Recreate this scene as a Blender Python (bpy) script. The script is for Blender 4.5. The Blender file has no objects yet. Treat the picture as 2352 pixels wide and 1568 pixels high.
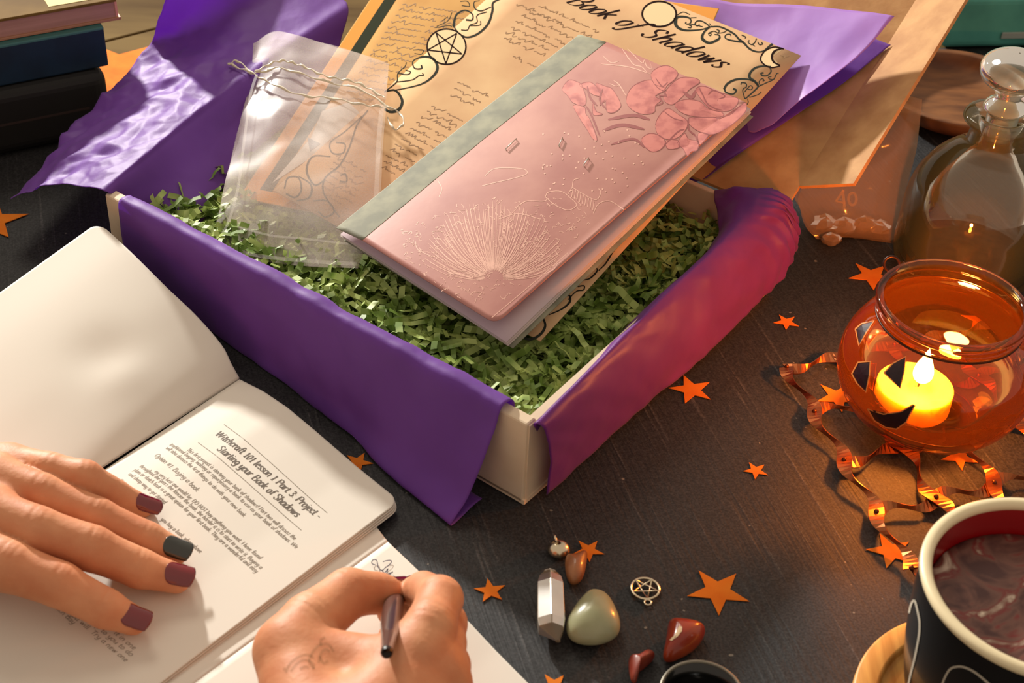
import bpy, math, random
import numpy as np
from mathutils import Vector, Matrix, noise
from mathutils.bvhtree import BVHTree

# ------------------------------------------------------------------ camera, world, lamps, exposure
S = 0.01                                   # the script thinks in centimetres
TH, FPX, ROLL, DIST = math.radians(38), 3470.0, math.radians(2.9), 90.0
scene = bpy.context.scene
COL = scene.collection
F_ = np.array([0, math.cos(TH), -math.sin(TH)])
U0_ = np.array([0, math.sin(TH), math.cos(TH)])
R0_ = np.array([1.0, 0, 0])
R_ = R0_ * math.cos(ROLL) + U0_ * math.sin(ROLL)
U_ = U0_ * math.cos(ROLL) - R0_ * math.sin(ROLL)
CAM = -F_ * DIST

cam_d = bpy.data.cameras.new('camera')
cam = bpy.data.objects.new('camera', cam_d)
COL.objects.link(cam)
cam.matrix_world = Matrix(((R_[0], U_[0], -F_[0], CAM[0] * S), (R_[1], U_[1], -F_[1], CAM[1] * S), (R_[2], U_[2], -F_[2], CAM[2] * S), (0, 0, 0, 1)))
cam_d.sensor_width = 36.0
cam_d.sensor_fit = 'HORIZONTAL'
cam_d.lens = FPX / 2352.0 * 36.0
cam_d.clip_start = 0.01
cam_d.clip_end = 20
cam_d.dof.use_dof = True
cam_d.dof.focus_distance = 0.88
cam_d.dof.aperture_fstop = 15.0
scene.camera = cam

world = bpy.data.worlds.new('room_light')
scene.world = world
world.use_nodes = True
world.node_tree.nodes['Background'].inputs[0].default_value = (1.0, 0.83, 0.66, 1)
world.node_tree.nodes['Background'].inputs[1].default_value = 0.46

def lamp(name, kind, loc, power, color, size=0.05, target=None):
    d = bpy.data.lights.new(name, kind)
    d.energy = power
    d.color = color
    if kind == 'AREA':
        d.shape = 'DISK'
        d.size = size
    else:
        d.shadow_soft_size = size
    o = bpy.data.objects.new(name, d)
    COL.objects.link(o)
    o.location = [v * S for v in loc]
    if target is not None:
        o.rotation_euler = (Vector(target) - Vector(loc)).to_track_quat('-Z', 'Y').to_euler()
    return o

lamp('table_lamp_bulb', 'POINT', (-96, 152, 78), 240.0, (1.0, 0.96, 0.88), 0.05)
lamp('overhead_fill', 'AREA', (-60, 130, 165), 9.0, (1.0, 0.90, 0.74), 0.7, (0, 0, 0))  # unseen soft overhead light, added for fill and highlights

scene.view_settings.view_transform = 'Standard'
scene.view_settings.look = 'None'
scene.view_settings.gamma = 1.0
scene.view_settings.use_curve_mapping = False
scene.view_settings.exposure = 0.18
scene.cycles.max_bounces = 12
scene.cycles.transparent_max_bounces = 24
scene.cycles.sample_clamp_indirect = 4.0

# ------------------------------------------------------------------ helpers
random.seed(7)
rng = np.random.default_rng(7)

def A(*v): return np.array(v, float)
def N(v): return float(np.linalg.norm(v))
def nz(v): return np.asarray(v, float) / max(N(v), 1e-9)
def ray(x, y): return R_ * ((x - 1176) / FPX) + U_ * ((784 - y) / FPX) + F_
def P(x, y, z=0.0):                         # point at height z seen at a place in the photograph
    d = ray(x, y)
    return CAM + d * ((z - CAM[2]) / d[2])
def PL(x, y, plane):                        # point on a plane (point, normal)
    d = ray(x, y)
    return CAM + d * (((plane[0] - CAM) @ plane[1]) / (d @ plane[1]))

def link(o, parent=None):
    COL.objects.link(o)
    if parent is not None:
        o.parent = parent
    return o

def tag(o, label=None, cat=None, group=None, kind=None):
    if label: o['label'] = label
    if cat: o['category'] = cat
    if group: o['group'] = group
    if kind: o['kind'] = kind
    return o

BASE = {}
def thing(name, label, cat, loc, group=None):
    o = bpy.data.objects.new(name, None)
    o.empty_display_size = 0.01
    link(o)
    o.location = [float(v) * S for v in loc]
    BASE[o] = np.array(loc, float)
    return tag(o, label, cat, group)

def base_of(o):
    return BASE.get(o, np.zeros(3))

def mesh(name, verts, faces, mat, parent=None, smooth=True, loc=None, mats=None, fmat=None):
    b = base_of(parent) if parent is not None else (np.array(loc, float) if loc is not None else np.zeros(3))
    v = (np.asarray(verts, float).reshape(-1, 3) - b) * S
    m = bpy.data.meshes.new(name)
    m.from_pydata(v.tolist(), [], [tuple(int(i) for i in f) for f in faces])
    if smooth:
        m.polygons.foreach_set('use_smooth', [True] * len(m.polygons))
    for mm in (mats or [mat]):
        m.materials.append(mm)
    if fmat is not None:
        m.polygons.foreach_set('material_index', fmat)
    m.update()
    o = bpy.data.objects.new(name, m)
    link(o, parent)
    if parent is None:
        o.location = (b * S).tolist()
    BASE[o] = b
    return o

def copy_obj(o, parent=None):
    c = o.copy()
    link(c)
    c.parent = parent
    return c

def solid(o, t, off=-1.0):
    md = o.modifiers.new('thickness', 'SOLIDIFY')
    md.thickness = t * S
    md.offset = off
    return o

def subsurf(o, n=1):
    md = o.modifiers.new('smooth', 'SUBSURF')
    md.levels = n
    md.render_levels = n
    return o

def bevel(o, w, seg=2):
    md = o.modifiers.new('bevel', 'BEVEL')
    md.width = w * S
    md.segments = seg
    md.limit_method = 'ANGLE'
    return o

def grid_faces(nu, nv, close_u=False, close_v=False):
    f = []
    for i in range(nu if close_u else nu - 1):
        for j in range(nv if close_v else nv - 1):
            a, b = i, (i + 1) % nu
            c, d = j, (j + 1) % nv
            f.append((a * nv + c, b * nv + c, b * nv + d, a * nv + d))
    return f

def box(name, p0, ax, ay, az, mat, parent=None, bv=0.0, loc=None):
    p0, ax, ay, az = map(lambda q: np.asarray(q, float), (p0, ax, ay, az))
    vs = [p0 + i * ax + j * ay + k * az for k in (0, 1) for j in (0, 1) for i in (0, 1)]
    fs = [(0, 2, 3, 1), (4, 5, 7, 6), (0, 1, 5, 4), (2, 6, 7, 3), (0, 4, 6, 2), (1, 3, 7, 5)]
    if np.dot(np.cross(ax, ay), az) < 0:
        fs = [f[::-1] for f in fs]
    o = mesh(name, vs, fs, mat, parent, smooth=False, loc=loc)
    if bv: bevel(o, bv)
    return o

def catmull(pts, n, closed=False):
    pts = np.asarray(pts, float)
    m = len(pts)
    if m == 1: return np.repeat(pts, n, 0)
    out = []
    segs = m if closed else m - 1
    for t in np.linspace(0, segs, n, endpoint=not closed):
        i = min(int(t), segs - 1)
        f = t - i
        if closed:
            p0, p1, p2, p3 = pts[(i - 1) % m], pts[i % m], pts[(i + 1) % m], pts[(i + 2) % m]
        else:
            p1, p2 = pts[i], pts[i + 1]
            p0 = pts[i - 1] if i > 0 else 2 * p1 - p2
            p3 = pts[i + 2] if i + 2 < m else 2 * p2 - p1
        out.append(0.5 * (2 * p1 + (p2 - p0) * f + (2 * p0 - 5 * p1 + 4 * p2 - p3) * f * f + (3 * p1 - p0 - 3 * p2 + p3) * f ** 3))
    return np.array(out)

def loft(net, nu, nv):                      # net[row][col] of 3D control points -> (nu, nv, 3)
    rows = [catmull(r, nv) for r in net]
    rows = np.array(rows)
    return np.stack([catmull(rows[:, j], nu) for j in range(nv)], 1)

def pxnet(net): return [[P(*c) for c in r] for r in net]

def normals(G):
    du = np.gradient(G, axis=0)
    dv = np.gradient(G, axis=1)
    n = np.cross(du, dv)
    return n / np.maximum(np.linalg.norm(n, axis=2, keepdims=True), 1e-9)

def vnoise(p, s, seed=0.0):
    return noise.noise(Vector((p[0] * s + seed, p[1] * s - seed, p[2] * s + 2 * seed)))

def crumple(p, s, seed=0.0):                # creased paper: distance to cell borders
    d, _ = noise.voronoi(Vector((p[0] * s + seed, p[1] * s + seed * 2, p[2] * s)))
    return d[1] - d[0]

CRD = [(nz(np.random.default_rng(40 + i).normal(size=3)), .16 + .09 * (i % 4), i * 1.7) for i in range(9)]
def facets(p, seed=0.0):                    # straight creases: folded triangle waves switched on and off by slow noise
    h = 0.0
    for i, (d, f, ph) in enumerate(CRD):
        w = vnoise(p, .12, seed + i * 3.3)
        if w <= -.05: continue
        t = (float(d @ p) * f + ph + .35 * vnoise(p, .2, seed + i)) % 1.0
        h += min(1.0, (w + .05) * 4) * (abs(t - .5) * 2 - .5) / (f * 6)
    return h

def sheet(name, G, mat, parent=None, t=0.03, wob=0.0, ws=0.2, cr=0.0, cs=0.4, seed=0.0, loc=None, fade=None, smooth=True, fs=1.0):
    nu, nv = G.shape[:2]
    nn = normals(G)
    if wob or cr:
        G = G.copy()
        for i in range(nu):
            for j in range(nv):
                k = 1.0 if fade is None else fade(i / (nu - 1), j / (nv - 1))
                p = G[i, j]
                G[i, j] = p + nn[i, j] * k * (wob * vnoise(p, ws, seed) + cr * (.45 * (crumple(p, cs, seed) - 0.3) + .8 * facets(p * fs, seed) / fs ** .6))
    o = mesh(name, G.reshape(-1, 3), grid_faces(nu, nv), mat, parent, smooth=smooth, loc=loc)
    if t: solid(o, t, 0.0)
    return o

def frames(path):
    path = np.asarray(path, float)
    T = np.gradient(path, axis=0)
    T /= np.maximum(np.linalg.norm(T, axis=1, keepdims=True), 1e-9)
    up = A(0, 0, 1) if abs(T[0][2]) < 0.9 else A(1, 0, 0)
    n = nz(np.cross(T[0], up))
    Ns = []
    for t in T:
        n = nz(n - t * (n @ t))
        Ns.append(n)
    Ns = np.array(Ns)
    return T, Ns, np.cross(T, Ns)

def tube_data(path, r, k=8, cap=True):
    path = np.asarray(path, float)
    T, Nn, B = frames(path)
    m = len(path)
    rr = np.broadcast_to(np.asarray(r, float), (m,))
    v = []
    for i in range(m):
        for j in range(k):
            a = 2 * math.pi * j / k
            v.append(path[i] + rr[i] * (math.cos(a) * Nn[i] + math.sin(a) * B[i]))
    f = grid_faces(m, k, close_v=True)
    if cap:
        f += [tuple(range(k))[::-1], tuple((m - 1) * k + j for j in range(k))]
    return v, f

def tube(name, path, r, mat, parent=None, k=8, loc=None):
    v, f = tube_data(path, r, k)
    return mesh(name, v, f, mat, parent, loc=loc)

def torus_path(c, n, r, m=32, a0=0.0, a1=2 * math.pi):
    n = nz(n)
    u = nz(np.cross(n, A(0.3, 0.9, 0.1)))
    w = np.cross(n, u)
    return np.array([c + r * (math.cos(a) * u + math.sin(a) * w) for a in np.linspace(a0, a1, m)])

def ring(name, c, n, R, r, mat, parent=None, m=40, k=8, loc=None):
    p = torus_path(np.asarray(c, float), n, R, m + 1)[:-1]
    T = np.roll(p, -1, 0) - np.roll(p, 1, 0)
    n = nz(n)
    v = []
    for i in range(m):
        o = nz(p[i] - c)
        for j in range(k):
            a = 2 * math.pi * j / k
            v.append(p[i] + r * (math.cos(a) * o + math.sin(a) * n))
    return mesh(name, v, grid_faces(m, k, True, True), mat, parent, loc=loc)

def lathe(name, prof, c, mat, parent=None, k=64, loc=None, closed=False):
    c = np.asarray(c, float)
    m = len(prof)
    v = [c + A(r * math.cos(2 * math.pi * j / k), r * math.sin(2 * math.pi * j / k), z) for r, z in prof for j in range(k)]
    f = [q[::-1] for q in grid_faces(m, k, close_u=closed, close_v=True)]
    return mesh(name, v, f, mat, parent, loc=loc)

def smooth_prof(prof, n):
    return [tuple(p) for p in catmull(np.array(prof), n)]

def prism(name, poly, z0, z1, mat, parent=None, bv=0.0, loc=None, smooth=False):
    k = len(poly)
    v = [A(p[0], p[1], z0) for p in poly] + [A(p[0], p[1], z1) for p in poly]
    area = sum(poly[i][0] * poly[(i + 1) % k][1] - poly[(i + 1) % k][0] * poly[i][1] for i in range(k))
    top = tuple(range(k, 2 * k))
    bot = tuple(range(k))[::-1]
    sides = [(i, (i + 1) % k, k + (i + 1) % k, k + i) for i in range(k)]
    fs = [top, bot] + sides
    if area < 0: fs = [f[::-1] for f in fs]
    o = mesh(name, v, fs, mat, parent, smooth=smooth, loc=loc)
    if bv: bevel(o, bv)
    return o

# ------------------------------------------------------------------ materials
def lin(c):
    return tuple(((v / 255) / 12.92 if v <= 10.31 else ((v / 255 + 0.055) / 1.055) ** 2.4) for v in c) + (1.0,)

MATS = {}
def mat(name, col=(128, 128, 128), rough=0.6, metal=0.0, spec=0.5, col2=None, nscale=10.0, ndetail=4.0, stretch=(1, 1, 1), lo=0.35, hi=0.65,
        bump=0.0, bscale=60.0, bstretch=(1, 1, 1), sss=0.0, sssr=(1, 0.4, 0.2), coat=0.0, emit=None, estr=0.0, trans=0.0, ior=1.45, alpha=1.0, sheen=0.0, translucent=0.0, rot=(0, 0, 0), coatr=0.08):
    if name in MATS: return MATS[name]
    m = bpy.data.materials.new(name)
    m.use_nodes = True
    nt = m.node_tree
    b = nt.nodes['Principled BSDF']
    b.inputs['Base Color'].default_value = lin(col)
    b.inputs['Roughness'].default_value = rough
    b.inputs['Metallic'].default_value = metal
    b.inputs['Specular IOR Level'].default_value = spec
    b.inputs['Coat Weight'].default_value = coat
    b.inputs['Coat Roughness'].default_value = coatr
    b.inputs['Transmission Weight'].default_value = trans
    b.inputs['IOR'].default_value = ior
    b.inputs['Alpha'].default_value = alpha
    b.inputs['Sheen Weight'].default_value = sheen
    if sss:
        b.inputs['Subsurface Weight'].default_value = sss
        b.inputs['Subsurface Radius'].default_value = sssr
        b.inputs['Subsurface Scale'].default_value = 0.004
    if emit:
        b.inputs['Emission Color'].default_value = lin(emit)
        b.inputs['Emission Strength'].default_value = estr
    tc = nt.nodes.new('ShaderNodeTexCoord')
    def mapped(st):
        mp = nt.nodes.new('ShaderNodeMapping')
        mp.inputs['Scale'].default_value = st
        mp.inputs['Rotation'].default_value = rot
        nt.links.new(tc.outputs['Object'], mp.inputs[0])
        return mp
    if col2 is not None:
        nz_ = nt.nodes.new('ShaderNodeTexNoise')
        nz_.inputs['Scale'].default_value = nscale
        nz_.inputs['Detail'].default_value = ndetail
        nt.links.new(mapped(stretch).outputs[0], nz_.inputs['Vector'])
        r = nt.nodes.new('ShaderNodeValToRGB')
        r.color_ramp.elements[0].position = lo
        r.color_ramp.elements[1].position = hi
        r.color_ramp.elements[0].color = lin(col)
        r.color_ramp.elements[1].color = lin(col2)
        nt.links.new(nz_.outputs['Fac'], r.inputs[0])
        nt.links.new(r.outputs[0], b.inputs['Base Color'])
    if bump:
        nb = nt.nodes.new('ShaderNodeTexNoise')
        nb.inputs['Scale'].default_value = bscale
        nb.inputs['Detail'].default_value = 5.0
        nt.links.new(mapped(bstretch).outputs[0], nb.inputs['Vector'])
        bp = nt.nodes.new('ShaderNodeBump')
        bp.inputs['Strength'].default_value = bump
        bp.inputs['Distance'].default_value = 0.0004
        nt.links.new(nb.outputs['Fac'], bp.inputs['Height'])
        nt.links.new(bp.outputs[0], b.inputs['Normal'])
    if translucent:
        tr = nt.nodes.new('ShaderNodeBsdfTranslucent')
        src = b.inputs['Base Color']
        if src.is_linked: nt.links.new(src.links[0].from_socket, tr.inputs[0])
        else: tr.inputs[0].default_value = src.default_value
        mx = nt.nodes.new('ShaderNodeMixShader')
        mx.inputs[0].default_value = translucent
        nt.links.new(b.outputs[0], mx.inputs[1])
        nt.links.new(tr.outputs[0], mx.inputs[2])
        nt.links.new(mx.outputs[0], nt.nodes['Material Output'].inputs[0])
    MATS[name] = m
    return m

def sheer(name, tint, gloss=0.06, rough=0.05, body=0.0, bodycol=(255, 255, 255), ior=1.45, bump=0.0, bscale=80, weave=False):
    """thin see-through stuff: tinted transparency + mirror by Fresnel (+ a share of pale diffuse body)"""
    if name in MATS: return MATS[name]
    m = bpy.data.materials.new(name)
    m.use_nodes = True
    nt = m.node_tree
    nt.nodes.remove(nt.nodes['Principled BSDF'])
    out = nt.nodes['Material Output']
    tr = nt.nodes.new('ShaderNodeBsdfTransparent')
    tr.inputs[0].default_value = tuple(tint) + (1,)
    gl = nt.nodes.new('ShaderNodeBsdfGlossy')
    gl.inputs['Roughness'].default_value = rough
    gl.inputs['Color'].default_value = (1, 1, 1, 1)
    fr = nt.nodes.new('ShaderNodeFresnel')
    fr.inputs['IOR'].default_value = ior
    mx = nt.nodes.new('ShaderNodeMixShader')
    nt.links.new(fr.outputs[0], mx.inputs[0])
    nt.links.new(tr.outputs[0], mx.inputs[1])
    nt.links.new(gl.outputs[0], mx.inputs[2])
    last = mx
    tc = nt.nodes.new('ShaderNodeTexCoord')
    if bump:
        nb = nt.nodes.new('ShaderNodeTexNoise')
        nb.inputs['Scale'].default_value = bscale
        nt.links.new(tc.outputs['Object'], nb.inputs['Vector'])
        bp = nt.nodes.new('ShaderNodeBump')
        bp.inputs['Strength'].default_value = bump
        bp.inputs['Distance'].default_value = 0.003
        nt.links.new(nb.outputs['Fac'], bp.inputs['Height'])
        nt.links.new(bp.outputs[0], gl.inputs['Normal'])
        nt.links.new(bp.outputs[0], fr.inputs['Normal'])
    if body:
        df = nt.nodes.new('ShaderNodeBsdfDiffuse')
        df.inputs[0].default_value = lin(bodycol)
        tl = nt.nodes.new('ShaderNodeBsdfTranslucent')
        tl.inputs[0].default_value = lin(bodycol)
        m2 = nt.nodes.new('ShaderNodeMixShader')
        m2.inputs[0].default_value = 0.4
        nt.links.new(df.outputs[0], m2.inputs[1])
        nt.links.new(tl.outputs[0], m2.inputs[2])
        m3 = nt.nodes.new('ShaderNodeMixShader')
        m3.inputs[0].default_value = body
        nt.links.new(mx.outputs[0], m3.inputs[1])
        nt.links.new(m2.outputs[0], m3.inputs[2])
        last = m3
        if weave:
            w = nt.nodes.new('ShaderNodeTexNoise')
            w.inputs['Scale'].default_value = 900
            nt.links.new(tc.outputs['Object'], w.inputs['Vector'])
            mr = nt.nodes.new('ShaderNodeMapRange')
            mr.inputs['To Min'].default_value = body * 0.6
            mr.inputs['To Max'].default_value = body * 1.4
            nt.links.new(w.outputs['Fac'], mr.inputs[0])
            nt.links.new(mr.outputs[0], m3.inputs[0])
    nt.links.new(last.outputs[0], out.inputs[0])
    MATS[name] = m
    return m

# ------------------------------------------------------------------ print: strokes, letters, filled shapes
def stroke_data(pts, w, conv, n=None, nib=None, smooth=True, taper=False):
    """a pen line given in flat coordinates; conv maps flat coordinates to the surface"""
    pts = np.asarray(pts, float)
    if smooth and len(pts) > 2:
        pts = catmull(pts, n or max(8, 5 * len(pts)))
    T = np.gradient(pts, axis=0)
    T /= np.maximum(np.linalg.norm(T, axis=1, keepdims=True), 1e-9)
    Pn = np.stack([-T[:, 1], T[:, 0]], 1)
    m = len(pts)
    if nib is not None:
        lo, hi, ang = nib
        nd = A(math.cos(ang), math.sin(ang))
        ww = lo + (hi - lo) * np.abs(Pn @ nd)
    else:
        ww = np.broadcast_to(np.asarray(w, float), (m,)) if np.ndim(w) == 0 else np.interp(np.linspace(0, 1, m), np.linspace(0, 1, len(w)), w)
    if taper:
        ww = ww * np.minimum(1, np.minimum(np.arange(m) + 1.5, m - np.arange(m) + 0.5) / 4)
    v = []
    for i in range(m):
        v.append(conv(*(pts[i] + Pn[i] * ww[i] / 2)))
        v.append(conv(*(pts[i] - Pn[i] * ww[i] / 2)))
    return v, [(2 * i, 2 * i + 1, 2 * i + 3, 2 * i + 2) for i in range(m - 1)]

class Ink:
    def __init__(s): s.v, s.f, s.cuts = [], [], []
    def add(s, d):
        o = len(s.v)
        s.cuts.append((o, len(s.f)))
        s.v += list(d[0])
        s.f += [tuple(i + o for i in q) for q in d[1]]
    def stroke(s, *a, **k): s.add(stroke_data(*a, **k))
    def fill(s, poly, conv, rings=1, smooth=0):
        poly = np.asarray(poly, float)
        if smooth: poly = catmull(poly, smooth, closed=True)
        c = poly.mean(0)
        k = len(poly)
        v = [conv(*c)]
        f = []
        for r in range(1, rings + 1):
            for p in poly: v.append(conv(*(c + (p - c) * r / rings)))
        for j in range(k): f.append((0, 1 + j, 1 + (j + 1) % k))
        for r in range(1, rings):
            for j in range(k):
                a, b = 1 + (r - 1) * k, 1 + r * k
                f.append((a + j, b + j, b + (j + 1) % k, a + (j + 1) % k))
        s.add((v, f))
    def build(s, name, mat, parent, kind=None):
        o = mesh(name, s.v, s.f, mat, parent, smooth=False)
        if kind: o['kind'] = kind
        return o
    def build_each(s, name, mat, parent):       # every stroke or shape its own part
        for (a, b), (c, d) in zip(s.cuts, s.cuts[1:] + [(len(s.v), len(s.f))]):
            mesh(name, s.v[a:c], [tuple(i - a for i in q) for q in s.f[b:d]], mat, parent, smooth=False)

GL = {  # pen strokes of a small alphabet: advance, strokes
 'a': (.46, [[(.36,.40),(.22,.46),(.06,.30),(.06,.08),(.2,0),(.35,.16)], [(.38,.46),(.36,.1),(.44,0)]]),
 'b': (.44, [[(.07,.75),(.06,.02)], [(.06,.28),(.2,.45),(.37,.30),(.33,.06),(.18,0),(.06,.08)]]),
 'c': (.38, [[(.33,.36),(.2,.46),(.05,.26),(.15,0),(.34,.09)]]),
 'd': (.47, [[(.38,.75),(.37,.08),(.44,0)], [(.37,.36),(.22,.46),(.05,.26),(.15,0),(.37,.14)]]),
 'e': (.40, [[(.07,.22),(.33,.30),(.24,.46),(.06,.28),(.15,0),(.34,.10)]]),
 'f': (.32, [[(.36,.68),(.27,.76),(.18,.60),(.15,.02)], [(.04,.44),(.30,.44)]]),
 'g': (.45, [[(.36,.40),(.2,.46),(.05,.26),(.18,.03),(.36,.16)], [(.38,.46),(.36,-.14),(.2,-.27),(.04,-.18)]]),
 'h': (.46, [[(.08,.75),(.06,0)], [(.07,.26),(.23,.46),(.35,.34),(.34,.06),(.42,0)]]),
 'i': (.22, [[(.09,.45),(.08,.06),(.16,0)], [(.10,.60),(.11,.65)]]),
 'j': (.22, [[(.13,.45),(.12,-.15),(0,-.25)], [(.13,.60),(.14,.65)]]),
 'k': (.42, [[(.08,.75),(.06,0)], [(.34,.45),(.08,.20)], [(.14,.26),(.38,0)]]),
 'l': (.20, [[(.09,.75),(.07,.06),(.15,0)]]),
 'm': (.66, [[(.07,.45),(.06,0)], [(.06,.28),(.19,.46),(.29,.34),(.28,0)], [(.28,.28),(.42,.46),(.53,.34),(.52,.05),(.60,0)]]),
 'n': (.46, [[(.07,.45),(.06,0)], [(.06,.28),(.22,.46),(.35,.34),(.34,.05),(.42,0)]]),
 'o': (.43, [[(.21,.46),(.06,.30),(.09,.05),(.22,0),(.36,.16),(.34,.40),(.21,.46)]]),
 'p': (.45, [[(.09,.45),(.05,-.26)], [(.07,.28),(.22,.46),(.38,.30),(.33,.06),(.18,0),(.06,.08)]]),
 'q': (.45, [[(.36,.40),(.2,.46),(.05,.26),(.18,.02),(.36,.16)], [(.38,.46),(.36,-.26)]]),
 'r': (.34, [[(.08,.45),(.06,0)], [(.07,.26),(.2,.45),(.32,.42)]]),
 's': (.36, [[(.31,.38),(.2,.46),(.08,.36),(.2,.24),(.30,.12),(.18,0),(.04,.08)]]),
 't': (.28, [[(.14,.62),(.10,.08),(.18,0),(.27,.06)], [(.02,.43),(.25,.43)]]),
 'u': (.46, [[(.07,.45),(.07,.10),(.18,0),(.34,.14)], [(.36,.45),(.35,.08),(.43,0)]]),
 'v': (.40, [[(.06,.45),(.17,0)], [(.17,0),(.36,.45)]]),
 'w': (.60, [[(.06,.45),(.16,0)], [(.16,0),(.30,.42)], [(.30,.42),(.38,0)], [(.38,0),(.54,.45)]]),
 'x': (.40, [[(.06,.45),(.34,0)], [(.34,.45),(.04,0)]]),
 'y': (.43, [[(.07,.45),(.09,.10),(.2,.02),(.35,.18)], [(.37,.45),(.33,-.14),(.18,-.27),(.04,-.2)]]),
 'z': (.38, [[(.06,.44),(.33,.44)], [(.33,.44),(.05,.01)], [(.05,.01),(.35,.01)]]),
 'W': (.92, [[(.05,.70),(.20,0)], [(.20,0),(.44,.66)], [(.44,.70),(.58,0)], [(.58,0),(.86,.70)]]),
 'P': (.56, [[(.12,.70),(.10,0)], [(.12,.68),(.36,.70),(.50,.54),(.38,.36),(.12,.34)]]),
 'S': (.54, [[(.45,.58),(.30,.72),(.10,.60),(.18,.42),(.40,.28),(.38,.06),(.20,-.02),(.05,.12)]]),
 'B': (.58, [[(.12,.70),(.10,0)], [(.12,.69),(.38,.70),(.44,.52),(.30,.38),(.12,.37)], [(.30,.38),(.50,.26),(.44,.05),(.26,0),(.10,.01)]]),
 'T': (.54, [[(.30,.69),(.28,0)], [(.05,.69),(.54,.69)]]),
 'O': (.66, [[(.33,.71),(.08,.48),(.10,.14),(.30,-.01),(.56,.20),(.54,.56),(.33,.71)]]),
 'D': (.64, [[(.12,.70),(.10,0)], [(.12,.69),(.44,.64),(.56,.36),(.42,.06),(.10,.01)]]),
 'N': (.66, [[(.10,0),(.12,.70)], [(.12,.70),(.52,.02)], [(.52,.02),(.56,.70)]]),
 'I': (.26, [[(.13,.70),(.12,0)]]),
 '0': (.46, [[(.22,.66),(.06,.40),(.10,.06),(.22,0),(.38,.28),(.34,.58),(.22,.66)]]),
 '1': (.40, [[(.10,.52),(.22,.66)], [(.22,.66),(.20,0)], [(.08,.01),(.32,.01)]]),
 '3': (.44, [[(.08,.58),(.22,.68),(.36,.54),(.20,.38),(.38,.20),(.22,0),(.05,.08)]]),
 '#': (.50, [[(.16,.60),(.10,.05)], [(.36,.60),(.30,.05)], [(.04,.42),(.44,.42)], [(.02,.22),(.42,.22)]]),
 ':': (.20, [[(.09,.40),(.10,.44)], [(.08,.02),(.09,.06)]]),
 '!': (.22, [[(.12,.70),(.10,.20)], [(.09,.02),(.10,.06)]]),
 '.': (.20, [[(.07,0),(.09,.05)]]), ',': (.20, [[(.09,.05),(.05,-.08)]]), "'": (.16, [[(.10,.72),(.08,.60)]]),
 '-': (.36, [[(.05,.24),(.31,.24)]]), ' ': (.28, []),
}

def write(ink, text, x, y, size, conv, nib=(.03, .10, 0.3), slant=0.22, width=None, lowres=False):
    """letters along +x at baseline y; conv(x, y) puts them on the paper"""
    adv = sum(GL.get(c, GL['n'])[0] for c in text) * size
    k = (width / adv) if width else 1.0
    for c in text:
        a, st = GL.get(c, GL['n'])
        for s in st:
            q = [(x + (px + py * slant) * size * k, y + py * size) for px, py in s]
            ink.stroke(q, 0, conv, n=(3 if len(s) == 2 else (2 * len(s) if lowres else 4 * len(s))), nib=(nib[0] * size, nib[1] * size, nib[2]))
        x += a * size * k
    return x

def scribble(ink, x0, x1, y, size, conv, w, seed):
    """a line of old handwriting too fine to read: looping words"""
    r = random.Random(seed)
    x = x0
    while x < x1 - size:
        L = min(r.uniform(1.5, 5.5) * size, x1 - x)
        n = max(3, int(L / (size * 0.32)))
        pts = []
        for i in range(n + 1):
            h = r.choice((.2, .28, .3, .35, .75, -.35)) if i % 2 else r.uniform(0, .14)
            pts.append((x + L * i / n + (h * .25 * size), y + h * size))
        ink.stroke(pts, w, conv, n=2 * len(pts))
        x += L + r.uniform(.4, .9) * size

# ------------------------------------------------------------------ smooth bodies from distance fields
class Field:
    def __init__(s, lo, hi, h):
        s.lo, s.h = np.array(lo, float), h
        n = np.ceil((np.array(hi) - s.lo) / h).astype(int) + 1
        s.ax = [s.lo[i] + h * np.arange(n[i]) for i in range(3)]
        s.X, s.Y, s.Z = np.meshgrid(*[a.astype(np.float32) for a in s.ax], indexing='ij')
        s.big = np.full(s.X.shape, 9.0, np.float32)
    def cone(s, a, b, ra, rb):
        a, b = np.asarray(a, float), np.asarray(b, float)
        m = max(ra, rb) + 1.3
        lo_, hi_ = np.minimum(a, b) - m, np.maximum(a, b) + m
        sl = tuple(slice(max(0, int((lo_[i] - s.lo[i]) / s.h)), max(1, int((hi_[i] - s.lo[i]) / s.h) + 2)) for i in range(3))
        X, Y, Z = s.X[sl], s.Y[sl], s.Z[sl]
        ab = b - a
        L = max(float(ab @ ab), 1e-6)
        t = np.clip(((X - a[0]) * ab[0] + (Y - a[1]) * ab[1] + (Z - a[2]) * ab[2]) / L, 0, 1)
        d = np.sqrt((X - a[0] - t * ab[0]) ** 2 + (Y - a[1] - t * ab[1]) ** 2 + (Z - a[2] - t * ab[2]) ** 2)
        out = s.big.copy()
        out[sl] = d - (ra + (rb - ra) * t)
        return out
    def ball(s, c, r): return np.sqrt((s.X - c[0]) ** 2 + (s.Y - c[1]) ** 2 + (s.Z - c[2]) ** 2) - r

def smin(a, b, k):
    h = np.clip(0.5 + 0.5 * (b - a) / k, 0, 1)
    return b + (a - b) * h - k * h * (1 - h)

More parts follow.
